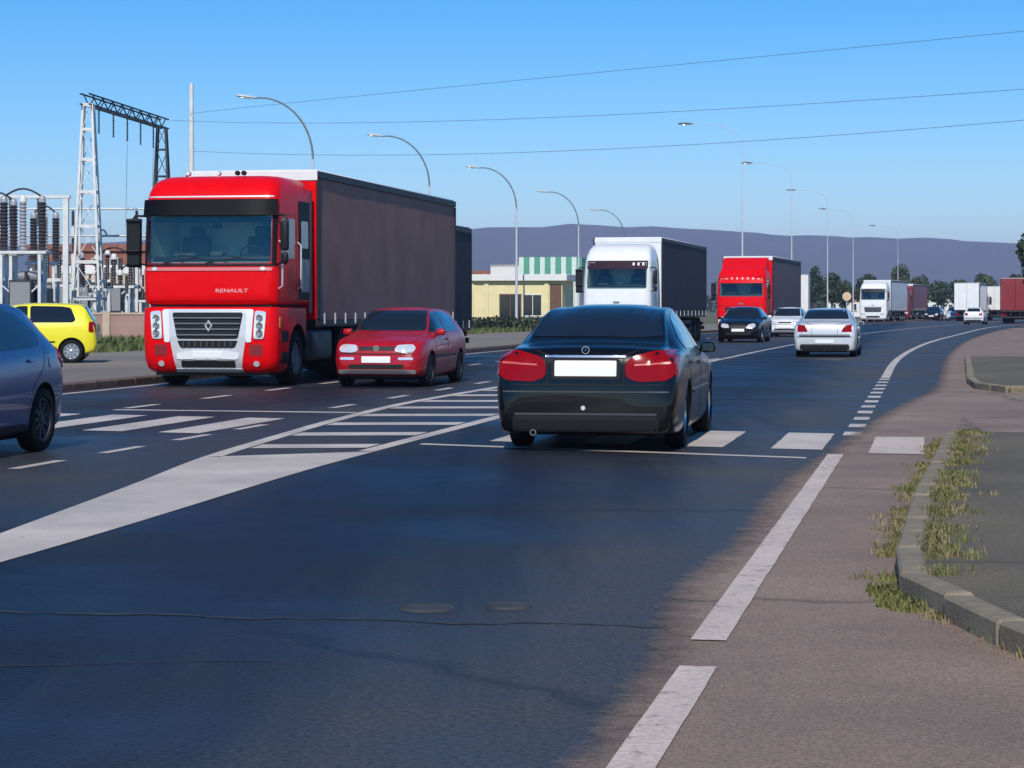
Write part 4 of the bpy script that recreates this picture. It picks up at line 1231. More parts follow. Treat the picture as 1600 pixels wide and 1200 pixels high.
# ---- the big red lorry with the flat-fronted cab
def red_lorry():
    R = thing('articulated_lorry', 'big red articulated lorry with flat cab, chrome grille and grey curtain trailer', 'lorry', W(38.1, -12.6), head_to(38.1))
    pr = 'paint_red_truck'
    cut = MB().box(-1.7, .5, -1.135, 1.135, 2.20, 3.06)
    cab, bv = loft_part('cab', [(1.47, -.10, -2.2, 1.19, .16, .02), (1.52, -.02, -2.2, 1.235, .2, .03), (1.62, .0, -2.2, 1.245, .2, .03), (2.06, .0, -2.2, 1.25, .2, .035), (2.12, -.012, -2.2, 1.25, .2, .035),
                               (2.5, -.035, -2.2, 1.248, .2, .035), (3.05, -.075, -2.2, 1.24, .2, .035), (3.34, -.10, -2.2, 1.235, .22, .035), (3.48, -.16, -2.2, 1.22, .24, .04), (3.62, -.28, -2.2, 1.185, .26, .05),
                               (3.72, -.45, -2.2, 1.12, .28, .05), (3.775, -.66, -2.2, 1.02, .3, .04), (3.80, -.95, -2.2, .85, .3, .02)], pr, R, cut)
    interior(R, -1.66, 2.215, 3.045, 1.12, .0)
    ws = panel('windscreen', bv, rect(-1.145, 1.145, 2.19, 3.07, .07), '+x', 'glass_clear', R, .006, .004, .2)
    # black surround
    for nm, poly in (('windscreen_seal', rect(-1.215, 1.215, 2.145, 2.185, .01)), ('windscreen_pillar', rect(-1.22, -1.15, 2.19, 3.07, .02)), ('windscreen_pillar', rect(1.15, 1.22, 2.19, 3.07, .02))):
        panel(nm, bv, poly, '+x', BK, R, .008)
    # sun visor: a bowed board held off the roof edge
    vs = []; fs = []
    for k in range(21):
        y = -1.24 + 2.48 * k / 20
        x = .055 - .16 * abs(y / 1.24) ** 5
        vs += [(x + .02, y, 3.05), (x + .045, y, 3.05), (x - .02, y, 3.34), (x - .045, y, 3.34)]
    for k in range(20):
        a = 4 * k
        for q in range(4): fs.append((a + q, a + (q + 1) % 4, a + 4 + (q + 1) % 4, a + 4 + q))
    fs += [(0, 1, 2, 3), (80, 83, 82, 81)]
    MB().add(vs, fs).build('sun_visor', 'visor_black', R, 40)
    panel('roof_edge_highlight', bv, rect(-1.16, 1.16, 3.375, 3.40, .008), '+x', 'silver_trim', R, .008)  # highlight on the roof fairing's lower edge, painted as a pale strip
    panel('front_lip', bv, rect(-1.16, 1.16, 2.065, 2.125, .02), '+x', 'lip_pink', R, .022)
    for sg in (1, -1): panel('lip_cap', bv, ell(sg * 1.0, 2.10, .05, .035, 14), '+x', 'silver_trim', R, .035)
    panel('front_flap', bv, rect(-1.12, 1.12, 1.545, 2.045, .05), '+x', pr, R, .016)
    tm = text_mesh('RENAULT', .115, .004, 'lettering_pale')
    o = link('lettering', tm, R, (.052, .44, 1.71), (math.pi / 2, 0, math.pi / 2)); o.scale = (1.22, .8, 1)
    for k in (-.55, .25):
        mb = MB(); mb.bar((.045, k - .3, 2.205), (.02, k + .35, 2.30), .018); mb.bar((.03, k + .0, 2.36), (.03, k + .62, 2.24), .022, .012); mb.build('wiper', BK, R)
    # side: door window, door, grab handles
    for a in ('+y', '-y'):
        panel('window', bv, rp([(-.28, 2.30), (-.34, 3.0), (-1.15, 3.02), (-1.15, 2.30)], .06), a, 'glass_dark', R, .006)
        panel('door_gap', bv, strip2d([(-1.26, 1.52), (-1.26, 3.1), (-.24, 3.08), (-.16, 1.52)], .014), a, 'gap_dark', R, .003)
        panel('window', bv, rect(-1.98, -1.52, 2.5, 3.0, .06), a, 'glass_dark', R, .020)
        panel('side_fairing', bv, rect(-2.17, -1.42, 1.56, 3.36, .05), a, 'visor_black', R, .010)  # black deflector panel; its colour also stands in for shade on the cab side
        panel('side_louvre', bv, rect(-2.05, -1.55, 1.7, 2.3, .03), a, 'grey_plastic', R, .022)
    for sg in (1, -1):
        for x in (-.14, -1.32):
            MB().tube([(x, sg * 1.25, 1.75), (x, sg * 1.315, 1.8), (x, sg * 1.315, 2.55), (x, sg * 1.25, 2.6)], .018, 6).build('grab_handle', 'silver_trim', R, 60)
    truck_mirrors(R, .02, 1.25, 2.42, 2.95)
    # roof lamps and horn
    for y in (-.62, -.05, .30, .42):
        MB().lathe([(.0, .05), (.035, .05), (.045, .02), (.045, -.04), (0, -.05)], 12, 'x', at=(-.72, y, 3.84)).build('roof_lamp', BK if y > 0 else 'lamp_clear', R, 50)
    # lower front
    c2 = MB()
    for sg in (1, -1): c2.lathe([(.0001, sg * .84), (.60, sg * .84), (.60, sg * 1.6), (.0001, sg * 1.6)], 28, 'y', at=(-1.35, 0, .52))
    low, bl = loft_part('bumper', [(.26, -.16, -1.95, 1.14, .22, .03), (.34, -.06, -1.95, 1.21, .22, .04), (.5, .0, -1.95, 1.245, .22, .05), (.9, .03, -1.95, 1.25, .2, .05), (1.3, .02, -1.95, 1.25, .2, .05), (1.40, .0, -1.95, 1.245, .2, .05), (1.425, -.05, -1.95, 1.2, .2, .04)], pr, R, c2)
    MB().box(-2.0, -.10, -1.12, 1.12, 1.42, 1.50).build('cab_gap', 'gap_dark', R)
    S = 'silver_trim'
    panel('grille_surround', bl, rp([(-.70, .86), (-.60, .30), (.60, .30), (.70, .86), (.84, 1.385), (-.84, 1.385)], .05), '+x', S, R, .014, res=.12)
    g = panel('grille', bl, rp([(-.56, .86), (.56, .86), (.655, 1.325), (-.655, 1.325)], .05), '+x', BK, R, .022, res=.12)
    for zz, hw in ((.93, .55), (1.03, .585), (1.13, .605), (1.23, .625)):
        MB().box(-.008, .008, -hw, hw, -.014, .014, .006, 1, at=(.112, 0, zz)).build('grille_bar', 'grille_bar_grey', g, 40)
    # diamond emblem
    dm = MB()
    for (yo, zo, yi, zi) in ((.075, .11, .04, .06),):
        out = [(0, zo), (yo, 0), (0, -zo), (-yo, 0)]; inn = [(0, zi), (yi, 0), (0, -zi), (-yi, 0)]
        vs = [(.015, *p) for p in out] + [(.03, *((np.array(a) + np.array(b)) / 2)) for a, b in zip(out, inn)] + [(.015, *p) for p in inn]
        fs = []
        for k in range(4):
            j = (k + 1) % 4
            fs += [(k, j, 4 + j, 4 + k), (4 + k, 4 + j, 8 + j, 8 + k)]
        dm.add(vs, fs)
    o = dm.build('diamond_emblem', 'silver_trim', R); o.location = (.105, .03, 1.09)
    panel('lower_grille', bl, rp([(-.50, .70), (.50, .70), (.56, .83), (-.56, .83)], .03), '+x', 'gap_dark', R, .022)
    for k in range(9):
        y = -.44 + .11 * k
        MB().box(-.005, .005, -.012, .012, -.055, .055, 0, at=(.108, y, .765)).build('mesh_slat', 'dark_plastic', R)
    panel('bumper_bar', bl, rp([(-.56, .50), (.56, .50), (.58, .60), (.30, .66), (-.30, .66), (-.58, .60)], .02), '+x', 'paint_white', R, .030)
    panel('number_plate', bl, rect(-.27, .27, .525, .635, .01), '+x', 'plate_white', R, .040)
    panel('air_slot', bl, rect(-.50, .50, .355, .475, .03), '+x', 'gap_dark', R, .022)
    panel('skid_bar', bl, rect(-.62, .62, .275, .335, .02), '+x', S, R, .022)
    for sg in (1, -1):
        f = (lambda p: p) if sg > 0 else mir
        h = panel('headlight', bl, f(rp([(.84, .86), (1.03, .86), (1.07, 1.34), (.87, 1.36)], .05)), '+x', 'lamp_clear', R, .024)
        for zz in (.96, 1.09, 1.23):
            MB().lathe([(.0, .012), (.04, .006), (.055, .016), (.062, 0), (.062, -.04)], 18, 'x', at=(.093 if zz < 1.2 else .088, sg * .955, zz)).build('lamp_bowl', 'lamp_bowl', h, 50)
        panel('lamp_column', bl, f(rp([(.70, .80), (.80, .80), (.845, 1.37), (.72, 1.37)], .03)), '+x', 'paint_white', R, .022)
        panel('fog_light', bl, f(ell(.88, .42, .055, .05, 16)), '+x', 'lamp_clear', R, .020)
        panel('fog_recess', bl, f(rect(.76, 1.0, .56, .76, .04)), '+x', 'paint_darkred', R, .008)
        panel('step_well', bl, rect(-.72, -.30, .42, .62, .04), '+y' if sg > 0 else '-y', 'gap_dark', R, .006)
        panel('step_well', bl, rect(-.72, -.30, .80, 1.0, .04), '+y' if sg > 0 else '-y', 'gap_dark', R, .006)
        panel('side_marker', bl, rect(-.26, -.16, 1.05, 1.25, .02), '+y' if sg > 0 else '-y', 'lamp_orange', R, .012)
    MB().box(-1.9, -.2, -1.05, 1.05, .20, .33).build('underrun_guard', 'chassis', R)
    tractor_chassis(R, -2.2)
    for sg in (1, -1):            # fairing behind the cab
        MB().box(-2.42, -2.21, sg * 1.19 - .03, sg * 1.19 + .03, 1.3, 3.6, .02).build('side_fairing', 'paint_darkred', R, 40)
    trailer_parts(R, -2.62, 12.3, 1.18, 3.98, 'curtain_grey', 'paint_red_truck', hw=1.275)
    return R
mat('lip_pink', (0.62, 0.16, 0.16), 0.35, coat=0.4)
mat('grille_bar_grey', (0.22, 0.23, 0.25), 0.3, metal=0.5)
mat('lamp_bowl', (0.45, 0.40, 0.38), 0.08, metal=0.8)
red_lorry()

def euro_lorry(name, label, s, t, paint, side, front, L=12.6, H=3.98, cab_h=3.6, group=None, visor=None, marks=None, grille=BK, bump=None, axles=None, loc=None, rz=None, spoiler=False, trailer=True, visor_board=False, lamps='lamp_clear'):
    """forward-control tractor with a raked windscreen and a box or curtain trailer"""
    R = thing(name, label, 'lorry', loc if loc is not None else W(s, t), rz if rz is not None else head_to(s), group)
    k = cab_h / 3.6
    cut = MB().box(-1.6, .5, -1.08, 1.08, 2.02 * k, 2.95 * k)
    c2 = MB()
    cut.lathe([(.0001, .84), (.60, .84), (.60, 1.6), (.0001, 1.6)], 24, 'y', at=(-1.35, 0, .52)); cut.lathe([(.0001, -.84), (.60, -.84), (.60, -1.6), (.0001, -1.6)], 24, 'y', at=(-1.35, 0, .52))
    cab, bv = loft_part('cab', [(.30, -.12, -2.15, 1.14, .25, .05), (.42, -.02, -2.15, 1.22, .25, .07), (.9, .02, -2.15, 1.25, .25, .08), (1.5, .02, -2.15, 1.25, .25, .08), (1.95 * k, -.01, -2.15, 1.25, .25, .08), (2.5 * k, -.10, -2.15, 1.235, .25, .08),
                               (2.95 * k, -.22, -2.15, 1.21, .25, .08), (3.15 * k, -.33, -2.15, 1.19, .26, .08), (3.4 * k, -.62, -2.15, 1.13, .28, .08), (3.55 * k, -.95, -2.15, 1.05, .3, .06), (3.6 * k, -1.25, -2.15, .95, .3, .03)], paint, R, cut)
    interior(R, -1.56, 2.04 * k, 2.93 * k, 1.06, -.02)
    panel('windscreen', bv, rect(-1.10, 1.10, 2.0 * k, 2.97 * k, .08), '+x', 'glass_clear', R, .006, .004, .2)
    panel('windscreen_band', bv, rect(-1.11, 1.11, 2.70 * k, 2.99 * k, .05), '+x', visor or BK, R, .010)
    if visor_board:
        MB().box(-.22, -.16, -1.16, 1.16, 2.92 * k, 3.14 * k, .02, 1).build('sun_visor', visor or BK, R, 40)
    if marks:                          # a row of illegible pale marks
        n, y0, y1, zz, hh, mm = marks
        for q in range(n):
            yy = y0 + (y1 - y0) * q / max(1, n - 1)
            panel('sign_mark', bv, rect(yy - .035, yy + .035, zz - hh, zz + hh, .008), '+x', mm, R, .020)
    panel('front_grille', bv, rp([(-.72, .98), (.72, .98), (.80, 1.42), (-.80, 1.42)], .05), '+x', grille, R, .010)
    for zz in (1.09, 1.2, 1.31):
        panel('grille_bar', bv, rect(-.70, .70, zz - .02, zz + .02, .01), '+x', 'grille_bar_grey', R, .018)
    panel('bumper_slot', bv, rect(-.62, .62, .46, .62, .03), '+x', 'gap_dark', R, .008)
    panel('number_plate', bv, rect(-.26, .26, .66, .77, .01), '+x', 'plate_white', R, .016)
    panel('panel_gap', bv, rect(-1.12, 1.12, 1.49, 1.505, .004), '+x', 'gap_dark', R, .003)
    panel('front_badge', bv, rect(-.12, .12, 1.56, 1.63, .02), '+x', 'grille_bar_grey', R, .014)
    if bump: panel('bumper', bv, rect(-1.16, 1.16, .36, .94, .05), '+x', bump, R, .006)
    for sg in (1, -1):
        f = (lambda p: p) if sg > 0 else mir
        panel('headlight', bv, f(rp([(.66, .68), (1.05, .72), (1.08, .92), (.70, .88)], .04)), '+x', lamps, R, .014)
        a = '+y' if sg > 0 else '-y'
        panel('window', bv, rp([(-.30, 2.1 * k), (-.42, 2.85 * k), (-1.2, 2.87 * k), (-1.2, 2.02 * k), (-.5, 2.02 * k)], .06), a, 'glass_dark', R, .006)
        panel('door_gap', bv, strip2d([(-1.28, 1.2), (-1.28, 2.95 * k), (-.40, 2.93 * k), (-.2, 1.2)], .014), a, 'gap_dark', R, .003)
        panel('step_well', bv, rect(-.74, -.3, .5, .7, .04), a, 'gap_dark', R, .006)
        panel('side_fairing', bv, rect(-2.1, -1.9, 1.0, 3.1 * k, .04), a, 'dark_plastic', R, .008)
    truck_mirrors(R, -.05, 1.25, 2.15 * k, 2.65 * k)
    if spoiler:
        mb = MB(); mb.prism([(-1.0, 3.45 * k), (-2.1, 3.52 * k), (-2.1, H - .06), (-1.75, H - .1)], -1.12, 1.12); mb.build('air_deflector', paint, R, 30)
    tractor_chassis(R, -2.15)
    if trailer:
        trailer_parts(R, -2.6, L, 1.15, H, side, front, buckles=12, axle_x=axles)
    return R
euro_lorry('articulated_lorry', 'white lorry with a dark curtain trailer, behind the black saloon', 80.3, -11.55, 'paint_white', 'curtain_dark', 'paint_white', L=13.2, H=4.0, cab_h=3.74, visor='visor_plum', marks=(3, .60, .95, 2.98, .05, 'plate_white'))

euro_lorry('articulated_lorry', 'second red lorry in the queue with white bumper, behind the black oncoming car', 112.2, -10.95, 'paint_red_truck', 'curtain_mid', 'paint_red_truck', L=12.8, H=4.0, cab_h=3.5, visor='paint_red_truck', visor_board=True, spoiler=True, marks=(7, -.75, .85, 2.86, .05, 'lettering_pale'), bump='paint_white')
# ================================================================== more traffic
def G(px, Y, z=0.0):                 # a spot on the ground at distance Y, named by its bearing
    return Vector(((px - 800) / F_PX * Y, Y, z))
def ZP(py, Y):
    return CAM_H + (480 - py) * Y / F_PX

# dark box trailer right behind the big red lorry
bt = thing('box_trailer', 'dark box trailer close behind the grey trailer of the big red lorry', 'trailer', W(53.7, -13.14), head_to(54))
trailer_parts(bt, 0.0, 3.9, .95, 3.48, 'curtain_dark', 'curtain_dark', hw=1.25, buckles=5, roof='trailer_rail', axle_x=[-1.6, -2.7])

def spot(px, Y):
    p = G(px, Y); return p, p.x * SN + p.y * CS
p, s_ = spot(1364, 205)
euro_lorry('articulated_lorry', 'distant white lorry cab with dark windscreen, left of the distant red lorry', s_, 0, 'paint_white', 'paint_white', 'paint_white', L=11, H=3.9, cab_h=3.75, loc=p, rz=head_to(s_))
p, s_ = spot(1403, 240)
euro_lorry('articulated_lorry', 'distant red lorry right of the distant white cab', s_, 0, 'paint_darkred', 'paint_darkred', 'paint_darkred', L=12, H=3.9, cab_h=3.6, loc=p, rz=head_to(s_))
p, s_ = spot(1532, 226)
euro_lorry('box_lorry', 'white box lorry seen from behind at the far bend', s_, 0, 'paint_white', 'paint_white', 'paint_white', L=7, H=3.85, cab_h=3.3, loc=p + Vector((1.5, 9.5, 0)), rz=head_away(s_) - .02, axles=[-7.6], roof=None) if False else euro_lorry('box_lorry', 'white box lorry seen from behind at the far bend', s_, 0, 'paint_white', 'paint_white', 'paint_white', L=7, H=3.85, cab_h=3.3, loc=p + Vector((1.6, 9.4, 0)), rz=head_away(s_), axles=[-7.6])
p, s_ = spot(1569, 236)
euro_lorry('box_lorry', 'white lorry rear between the far white box lorry and the dark red one', s_, 0, 'paint_white', 'stucco_white', 'paint_white', L=6, H=3.6, cab_h=3.2, loc=p + Vector((1.6, 8.4, 0)), rz=head_away(s_), axles=[-6.8])
p, s_ = spot(1606, 196)
euro_lorry('box_lorry', 'dark red lorry rear with pale roof edge, cut off by the right edge', s_, 0, 'paint_darkred', 'paint_darkred', 'paint_darkred', L=8, H=3.95, cab_h=3.4, loc=p + Vector((2.2, 10.4, 0)), rz=head_away(s_), axles=[-8.8, -7.5])
p, s_ = spot(1523, 184)
make_car('hatchback_car', 'white hatchback driving away at the far bend below the white box lorry', 'car', p + Vector((.5, 2, 0)), head_away(s_), HATCH, 'paint_white')
p, s_ = spot(1459, 238)
make_car('hatchback_car', 'dark car with white plate coming from the far end of the queue', 'car', p, head_to(s_), ROUND, 'paint_black')
p, s_ = spot(1493, 232)
make_car('hatchback_car', 'pale silver car between the dark far car and the white box lorry', 'car', p, head_to(s_), ROUND, 'paint_silver')
p, s_ = spot(1432, 262)
make_car('hatchback_car', 'grey car just right of the distant red lorry', 'car', p, head_to(s_), HATCH, 'paint_grey')

# ================================================================== street lamps
def lamp_meshes(H, arm, rise, head_m, rm=.085, ra=.045):
    m = MB(); m.tube([(0, 0, 0), (0, 0, .02), (0, 0, H - rise)], [rm * 1.1, rm * 1.1, ra * 1.05], 10)
    b = MB(); b.box(-.16, .16, -.16, .16, 0, .03); b.lathe([(rm * 1.5, .03), (rm * 1.5, .5), (rm * 1.1, .56)], 12)
    P = []
    for k in range(15):
        a = math.pi / 2 * k / 14
        P.append((-arm * (1 - math.cos(a)), 0, H - rise + rise * math.sin(a)))
    P.append((-arm - .25, 0, H - .02))
    c = MB(); c.tube(P, [ra * (1 - .25 * k / 15) for k in range(16)], 8)
    h = MB()
    prof = [(0, .0, .03), (.12, .07, .05), (.32, .13, .075), (.55, .145, .08), (.75, .12, .065), (.86, .05, .03)]
    vs = []; fs = []
    for (u, w, t) in prof:
        for a in range(12):
            q = 2 * math.pi * a / 12
            vs.append((-u, max(w, .02) * math.cos(q), t * math.sin(q) * (1.0 if math.sin(q) > 0 else .7)))
    for i in range(len(prof) - 1):
        for a in range(12): fs.append((i * 12 + a, i * 12 + (a + 1) % 12, (i + 1) * 12 + (a + 1) % 12, (i + 1) * 12 + a))
    fs += [tuple(range(11, -1, -1)), tuple(60 + a for a in range(12))]
    h.add(vs, fs)
    g = MB(); g.box(-.66, -.24, -.10, .10, -.075, -.045, .02, 2)
    mm = 'arm_grey' if H < 11 else 'mast_pale'
    return (m.mesh('mast', 'mast_pale', 50), b.mesh('base', 'galvanised', 40), c.mesh('arm', mm, 60), h.mesh('lamp_head', head_m, 60), g.mesh('lamp_glass', 'lamp_clear', 40))
def street_lamp(label, loc, rz, meshes, H, arm, group, tilt=.12):
    R = thing('street_lamp', label, 'street lamp', loc, rz, group)
    link('mast', meshes[0], R); link('base', meshes[1], R); link('arm', meshes[2], R)
    hd = link('lamp_head', meshes[3], R, (-arm - .15, 0, H - .02), (0, tilt, 0))
    link('lamp_glass', meshes[4], hd)
    return R
LA = lamp_meshes(10.0, 2.15, 2.5, 'lamp_head_grey')
LB = lamp_meshes(12.0, 2.7, 1.1, 'lamp_head_dark', .07, .018)
wordsA = ['curved street lamp rising above the cab end of the big red lorry', 'curved street lamp rising above the rear of the grey trailer', 'curved street lamp with its full mast showing in front of the cream kiosk',
          'curved street lamp between the kiosk and the white lorry', 'small curved street lamp just above the roof of the white lorry']
for (px, Y), w in zip(((489, 92), (671, 112.5), (807, 138), (904, 167), (976, 198)), wordsA):
    street_lamp(w, G(px, Y), 0.12, LA, 10.0, 2.15, 'curved street lamps along the left of the road')
wordsB = ['tall lamp post rising behind the second red lorry', 'tall lamp post left of the white block beyond the queue', 'tall lamp post in front of the dark trees', 'tall lamp post left of the distant white lorry', 'farthest tall lamp post above the distant red lorry']
for (px, Y), w in zip(((1160, 129), (1237, 164), (1293, 202), (1333, 241), (1403, 290)), wordsB):
    street_lamp(w, G(px, Y), 0.0, LB, 12.0, 2.7, 'tall lamp posts towards the far bend', .0)
pole = tag(MB().tube([(0, 0, 0), (0, 0, 9), (0, 0, 14.5)], [.20, .17, .13], 10).build('pole', 'steel_white', None, 50), 'pale slim pole standing behind the red lorry cab', 'pole'); pole.location = G(299, 131)

# ================================================================== power lines
def bez3(a, m, b, n=40):
    c = 2 * m - (a + b) / 2
    return [a * (1 - u) ** 2 + c * 2 * u * (1 - u) + b * u * u for u in [k / n for k in range(n + 1)]]
def PX(px, py, Y):
    return Vector(((px - 800) / F_PX * Y, Y, ZP(py, Y)))
for lab, a, m_, b in (('middle of the three long cables across the sky', (268, 188, 124), (850, 184, 106), (2000, 108, 80)),
                      ('lowest of the three long cables across the sky', (300, 236, 131), (900, 235, 108), (2000, 150, 80)),
                      ('highest long cable, entering above the first curved lamp', (300, 178, 131), (560, 150, 118), (2000, 10, 80))):
    o = tag(MB().tube(bez3(PX(*a), PX(*m_), PX(*b)), .011, 5).build('power_cable', 'cable'), lab, 'cable', 'cables across the sky')
up = tag(MB().tube([(0, 0, 0), (0, 0, 13)], [.2, .13], 10).build('utility_pole', 'bark', None, 50), 'wooden pole carrying the cables at the far right', 'pole'); up.location = G(2000, 80)

# ================================================================== substation
def lattice(mb, H, b0, b1, n, leg=.09, br=.045, levels=None):
    zs = levels or [H * (1 - (1 - k / n) ** 1.15) for k in range(n + 1)]
    def hw(z): return (b0 + (b1 - b0) * z / H) / 2
    cs = ((-1, -1), (1, -1), (1, 1), (-1, 1))
    for sx, sy in cs:
        for k in range(len(zs) - 1):
            a, b = zs[k], zs[k + 1]
            mb.bar((sx * hw(a), sy * hw(a), a), (sx * hw(b), sy * hw(b), b + .02), leg)
    return zs, hw, cs
def lattice_braces(mb, zs, hw, cs, br, wide=.16):
    for k in range(1, len(zs)):
        z = zs[k]; h = hw(z)
        for i in range(4):
            a = cs[i]; b = cs[(i + 1) % 4]
            mb.bar((a[0] * h, a[1] * h, z), (b[0] * h, b[1] * h, z), .03, wide)
        if k < len(zs):
            z0 = zs[k - 1]; h0 = hw(z0)
            for i in range(4):
                a = cs[i]; b = cs[(i + 1) % 4]
                if k % 2: mb.bar((a[0] * h0, a[1] * h0, z0), (b[0] * h, b[1] * h, z), br)
                else: mb.bar((b[0] * h0, b[1] * h0, z0), (a[0] * h, a[1] * h, z), br)
T1 = G(138, 110); T2 = G(253, 124)
gan = thing('gantry', 'white lattice gantry of the substation with a dark beam across its two towers', 'gantry', T1)
Hg = 11.35
for base, mt in ((Vector((0, 0, 0)), 'steel_white'), (T2 - T1, 'steel_dark')):
    mb = MB(); zs, hw, cs = lattice(mb, Hg, 1.45, .45, 7, .11)
    tw = mb.build('tower', mt, gan); tw.location = base
    mb = MB(); lattice_braces(mb, zs, hw, cs, .035, .15 if mt == 'steel_white' else .08); mb.build('bracing', mt, tw)
d = (T2 - T1); Lb = d.length; u = d.normalized(); sd = Vector((-u.y, u.x, 0))
mb = MB()
for sgn in (-1, 1):
    for zz in (0, .5):
        mb.bar(sd * .22 * sgn + Vector((0, 0, Hg + zz)) - u * .6, u * (Lb + .6) + sd * .22 * sgn + Vector((0, 0, Hg + zz)), .07)
nseg = 16
for k in range(nseg):
    a = u * (Lb * k / nseg); b = u * (Lb * (k + 1) / nseg)
    for sgn in (-1, 1):
        z0, z1 = (0, .5) if k % 2 else (.5, 0)
        mb.bar(a + sd * .22 * sgn + Vector((0, 0, Hg + z0)), b + sd * .22 * sgn + Vector((0, 0, Hg + z1)), .045)
    mb.bar(a + sd * .22 + Vector((0, 0, Hg)), b - sd * .22 + Vector((0, 0, Hg)), .04)
mb.build('beam', 'steel_dark', gan)
insp = []
for k in range(11): insp += [(.03, -k * .12), (.075, -k * .12 - .03), (.03, -k * .12 - .06)]
hang = MB().lathe(insp, 10).mesh('hanging_insulator', 'porcelain_dark', 50)
for k in range(5):
    q = u * (Lb * (k + .7) / 5.4)
    link('hanging_insulator', hang, gan, q + Vector((0, 0, Hg)))
for k in (2, 4):
    q = T1 + u * (Lb * (k + .7) / 5.4)
    tag(MB().tube([q + Vector((0, 0, Hg - 1.35)), q + Vector((-.05, .1, 8.2)), q + Vector((-.1, .1, 5.6))], .012, 5).build('drop_cable', 'cable'),
        ['drop cable hanging nearest the white gantry tower', 'second drop cable along the gantry beam', 'third drop cable, midway along the gantry beam', 'fourth drop cable along the gantry beam', 'drop cable hanging nearest the dark gantry tower'][k], 'cable', 'drop cables under the gantry')

def insulator_mesh(name, H, r, m, ribs=14):
    P = [(r * .55, 0)]
    for k in range(ribs):
        z = H * (k + .2) / ribs
        P += [(r * .72, z), (r, z + H / ribs * .35), (r * .72, z + H / ribs * .7)]
    P += [(r * .6, H), (0, H)]
    return MB().lathe(P, 14).mesh(name, m, 40)
ins_d = insulator_mesh('insulator', 2.1, .21, 'porcelain_dark'); ins_g = insulator_mesh('insulator', 2.1, .17, 'porcelain_grey'); ins_s = insulator_mesh('insulator', 1.3, .12, 'porcelain_dark', 9)
def breaker(label, loc, rz, z0=3.75, w=2.0, tall=True, pat='dgd', cab=True):
    R = thing('circuit_breaker', label, 'switchgear', loc, rz, 'switchgear of the substation')
    fr = MB()
    for x in (-w / 2, w / 2):
        for y in (-.35, .35):
            fr.bar((x, y, 0), (x, y, z0 - .14), .13)
        fr.bar((x, -.35, z0 * .35), (x, .35, z0 * .75), .06)
    fr.bar((-w / 2, -.35, .9), (w / 2, -.35, 2.4), .06); fr.bar((w / 2, -.352, .9), (-w / 2, -.352, 2.4), .05)
    fr.build('support_frame', 'steel_white', R)
    MB().box(-w / 2 - .3, w / 2 + .3, -.45, .45, z0 - .14, z0, .02).build('support_table', 'steel_white', R, 40)
    n = len(pat)
    for k, c in enumerate(pat):
        x = -w / 2 + w * k / (n - 1) if n > 1 else 0
        me = {'d': ins_d, 'g': ins_g, 's': ins_s}[c]; h = 1.3 if c == 's' else 2.1
        i = link('insulator', me, R, (x, 0, z0 + .01))
        MB().lathe([(0, h + .30), (.10, h + .28), (.16, h + .16), (.16, h), (0, h)], 12).build('cap', 'steel_white' if c != 'd' else 'porcelain_grey', i, 50)
    if n > 1:
        h = 2.1 if pat[0] != 's' else 1.3
        P = [(-w / 2 + w * u_, -.02, z0 + h + .25 + .35 * math.sin(math.pi * u_)) for u_ in [q / 10 for q in range(11)]]
        MB().tube(P, .045, 6).build('jumper', 'steel_dark', R, 60)
    if cab:
        c = MB().box(-.5, .5, -.42, -.05, 1.15, 2.6, .03).build('cabinet', 'steel_dark', R, 40)
        MB().box(-.44, .44, -.435, -.421, 1.25, 2.5).build('cabinet_door', 'grey_plastic', c)
    return R
breaker('row of dark ribbed breaker columns at the left edge, under the white portal', G(36, 97), -.1, 3.85, 1.7, pat='dgd')
breaker('breaker columns half cut off by the left edge', G(-6, 100), -.1, 3.85, 1.6, pat='gd')
breaker('smaller dark breaker columns right of the large row', G(70, 108), -.1, 3.6, 1.1, pat='dgd')
breaker('short insulators on a low white frame left of the white tower', G(92, 116), -.1, 2.6, 1.6, pat='sss')
breaker('short insulators on a low frame between the white tower and the red cab', G(178, 112), -.1, 2.5, 1.7, pat='sss')
breaker('lone dark breaker column right of the white tower', G(161, 121), -.1, 2.9, .5, pat='ds', cab=False)
breaker('low insulator frame behind the foot of the white tower', G(128, 122), -.1, 2.0, 2.0, pat='sds')
breaker('low insulator frame beside the red cab mirror', G(205, 118), -.1, 1.8, 1.2, pat='ss')
IPL = ['just left of the right portal leg', 'at the left foot of the white gantry tower', 'far behind the left foot of the white tower', 'close behind the right foot of the white tower', 'near the wall right of the white tower', 'far back before the tan block', 'near the wall beside the red cab mirror', 'far back next to the red cab', 'at the left edge between the breaker frames', 'behind the finned transformer']
pm = MB().tube([(0, 0, 0), (0, 0, 2.3)], [.11, .08], 8).mesh('post', 'steel_white', 50)
cm_ = MB().box(-.35, .35, -.05, .05, 2.3, 2.42).mesh('crossarm', 'steel_white')
for k, (px, Y, sz) in enumerate(((84, 106, 1.15), (112, 114, 1.0), (120, 126, 1.25), (147, 118, .9), (170, 106, .95), (188, 126, 1.2), (198, 108, .85), (212, 124, 1.1), (14, 112, 1.2), (52, 118, 1.3))):
    R = thing('insulator_post', 'slim insulator post ' + IPL[k], 'insulator', G(px, Y), .3 * k, 'slim insulator posts among the substation gear')
    R.scale = (1, 1, sz)
    link('post', pm, R); link('crossarm', cm_, R)
    for x in (-.28, .28):
        i = link('insulator', ins_s, R, (x, 0, 2.43)); i.scale = (.7, .7, .8)
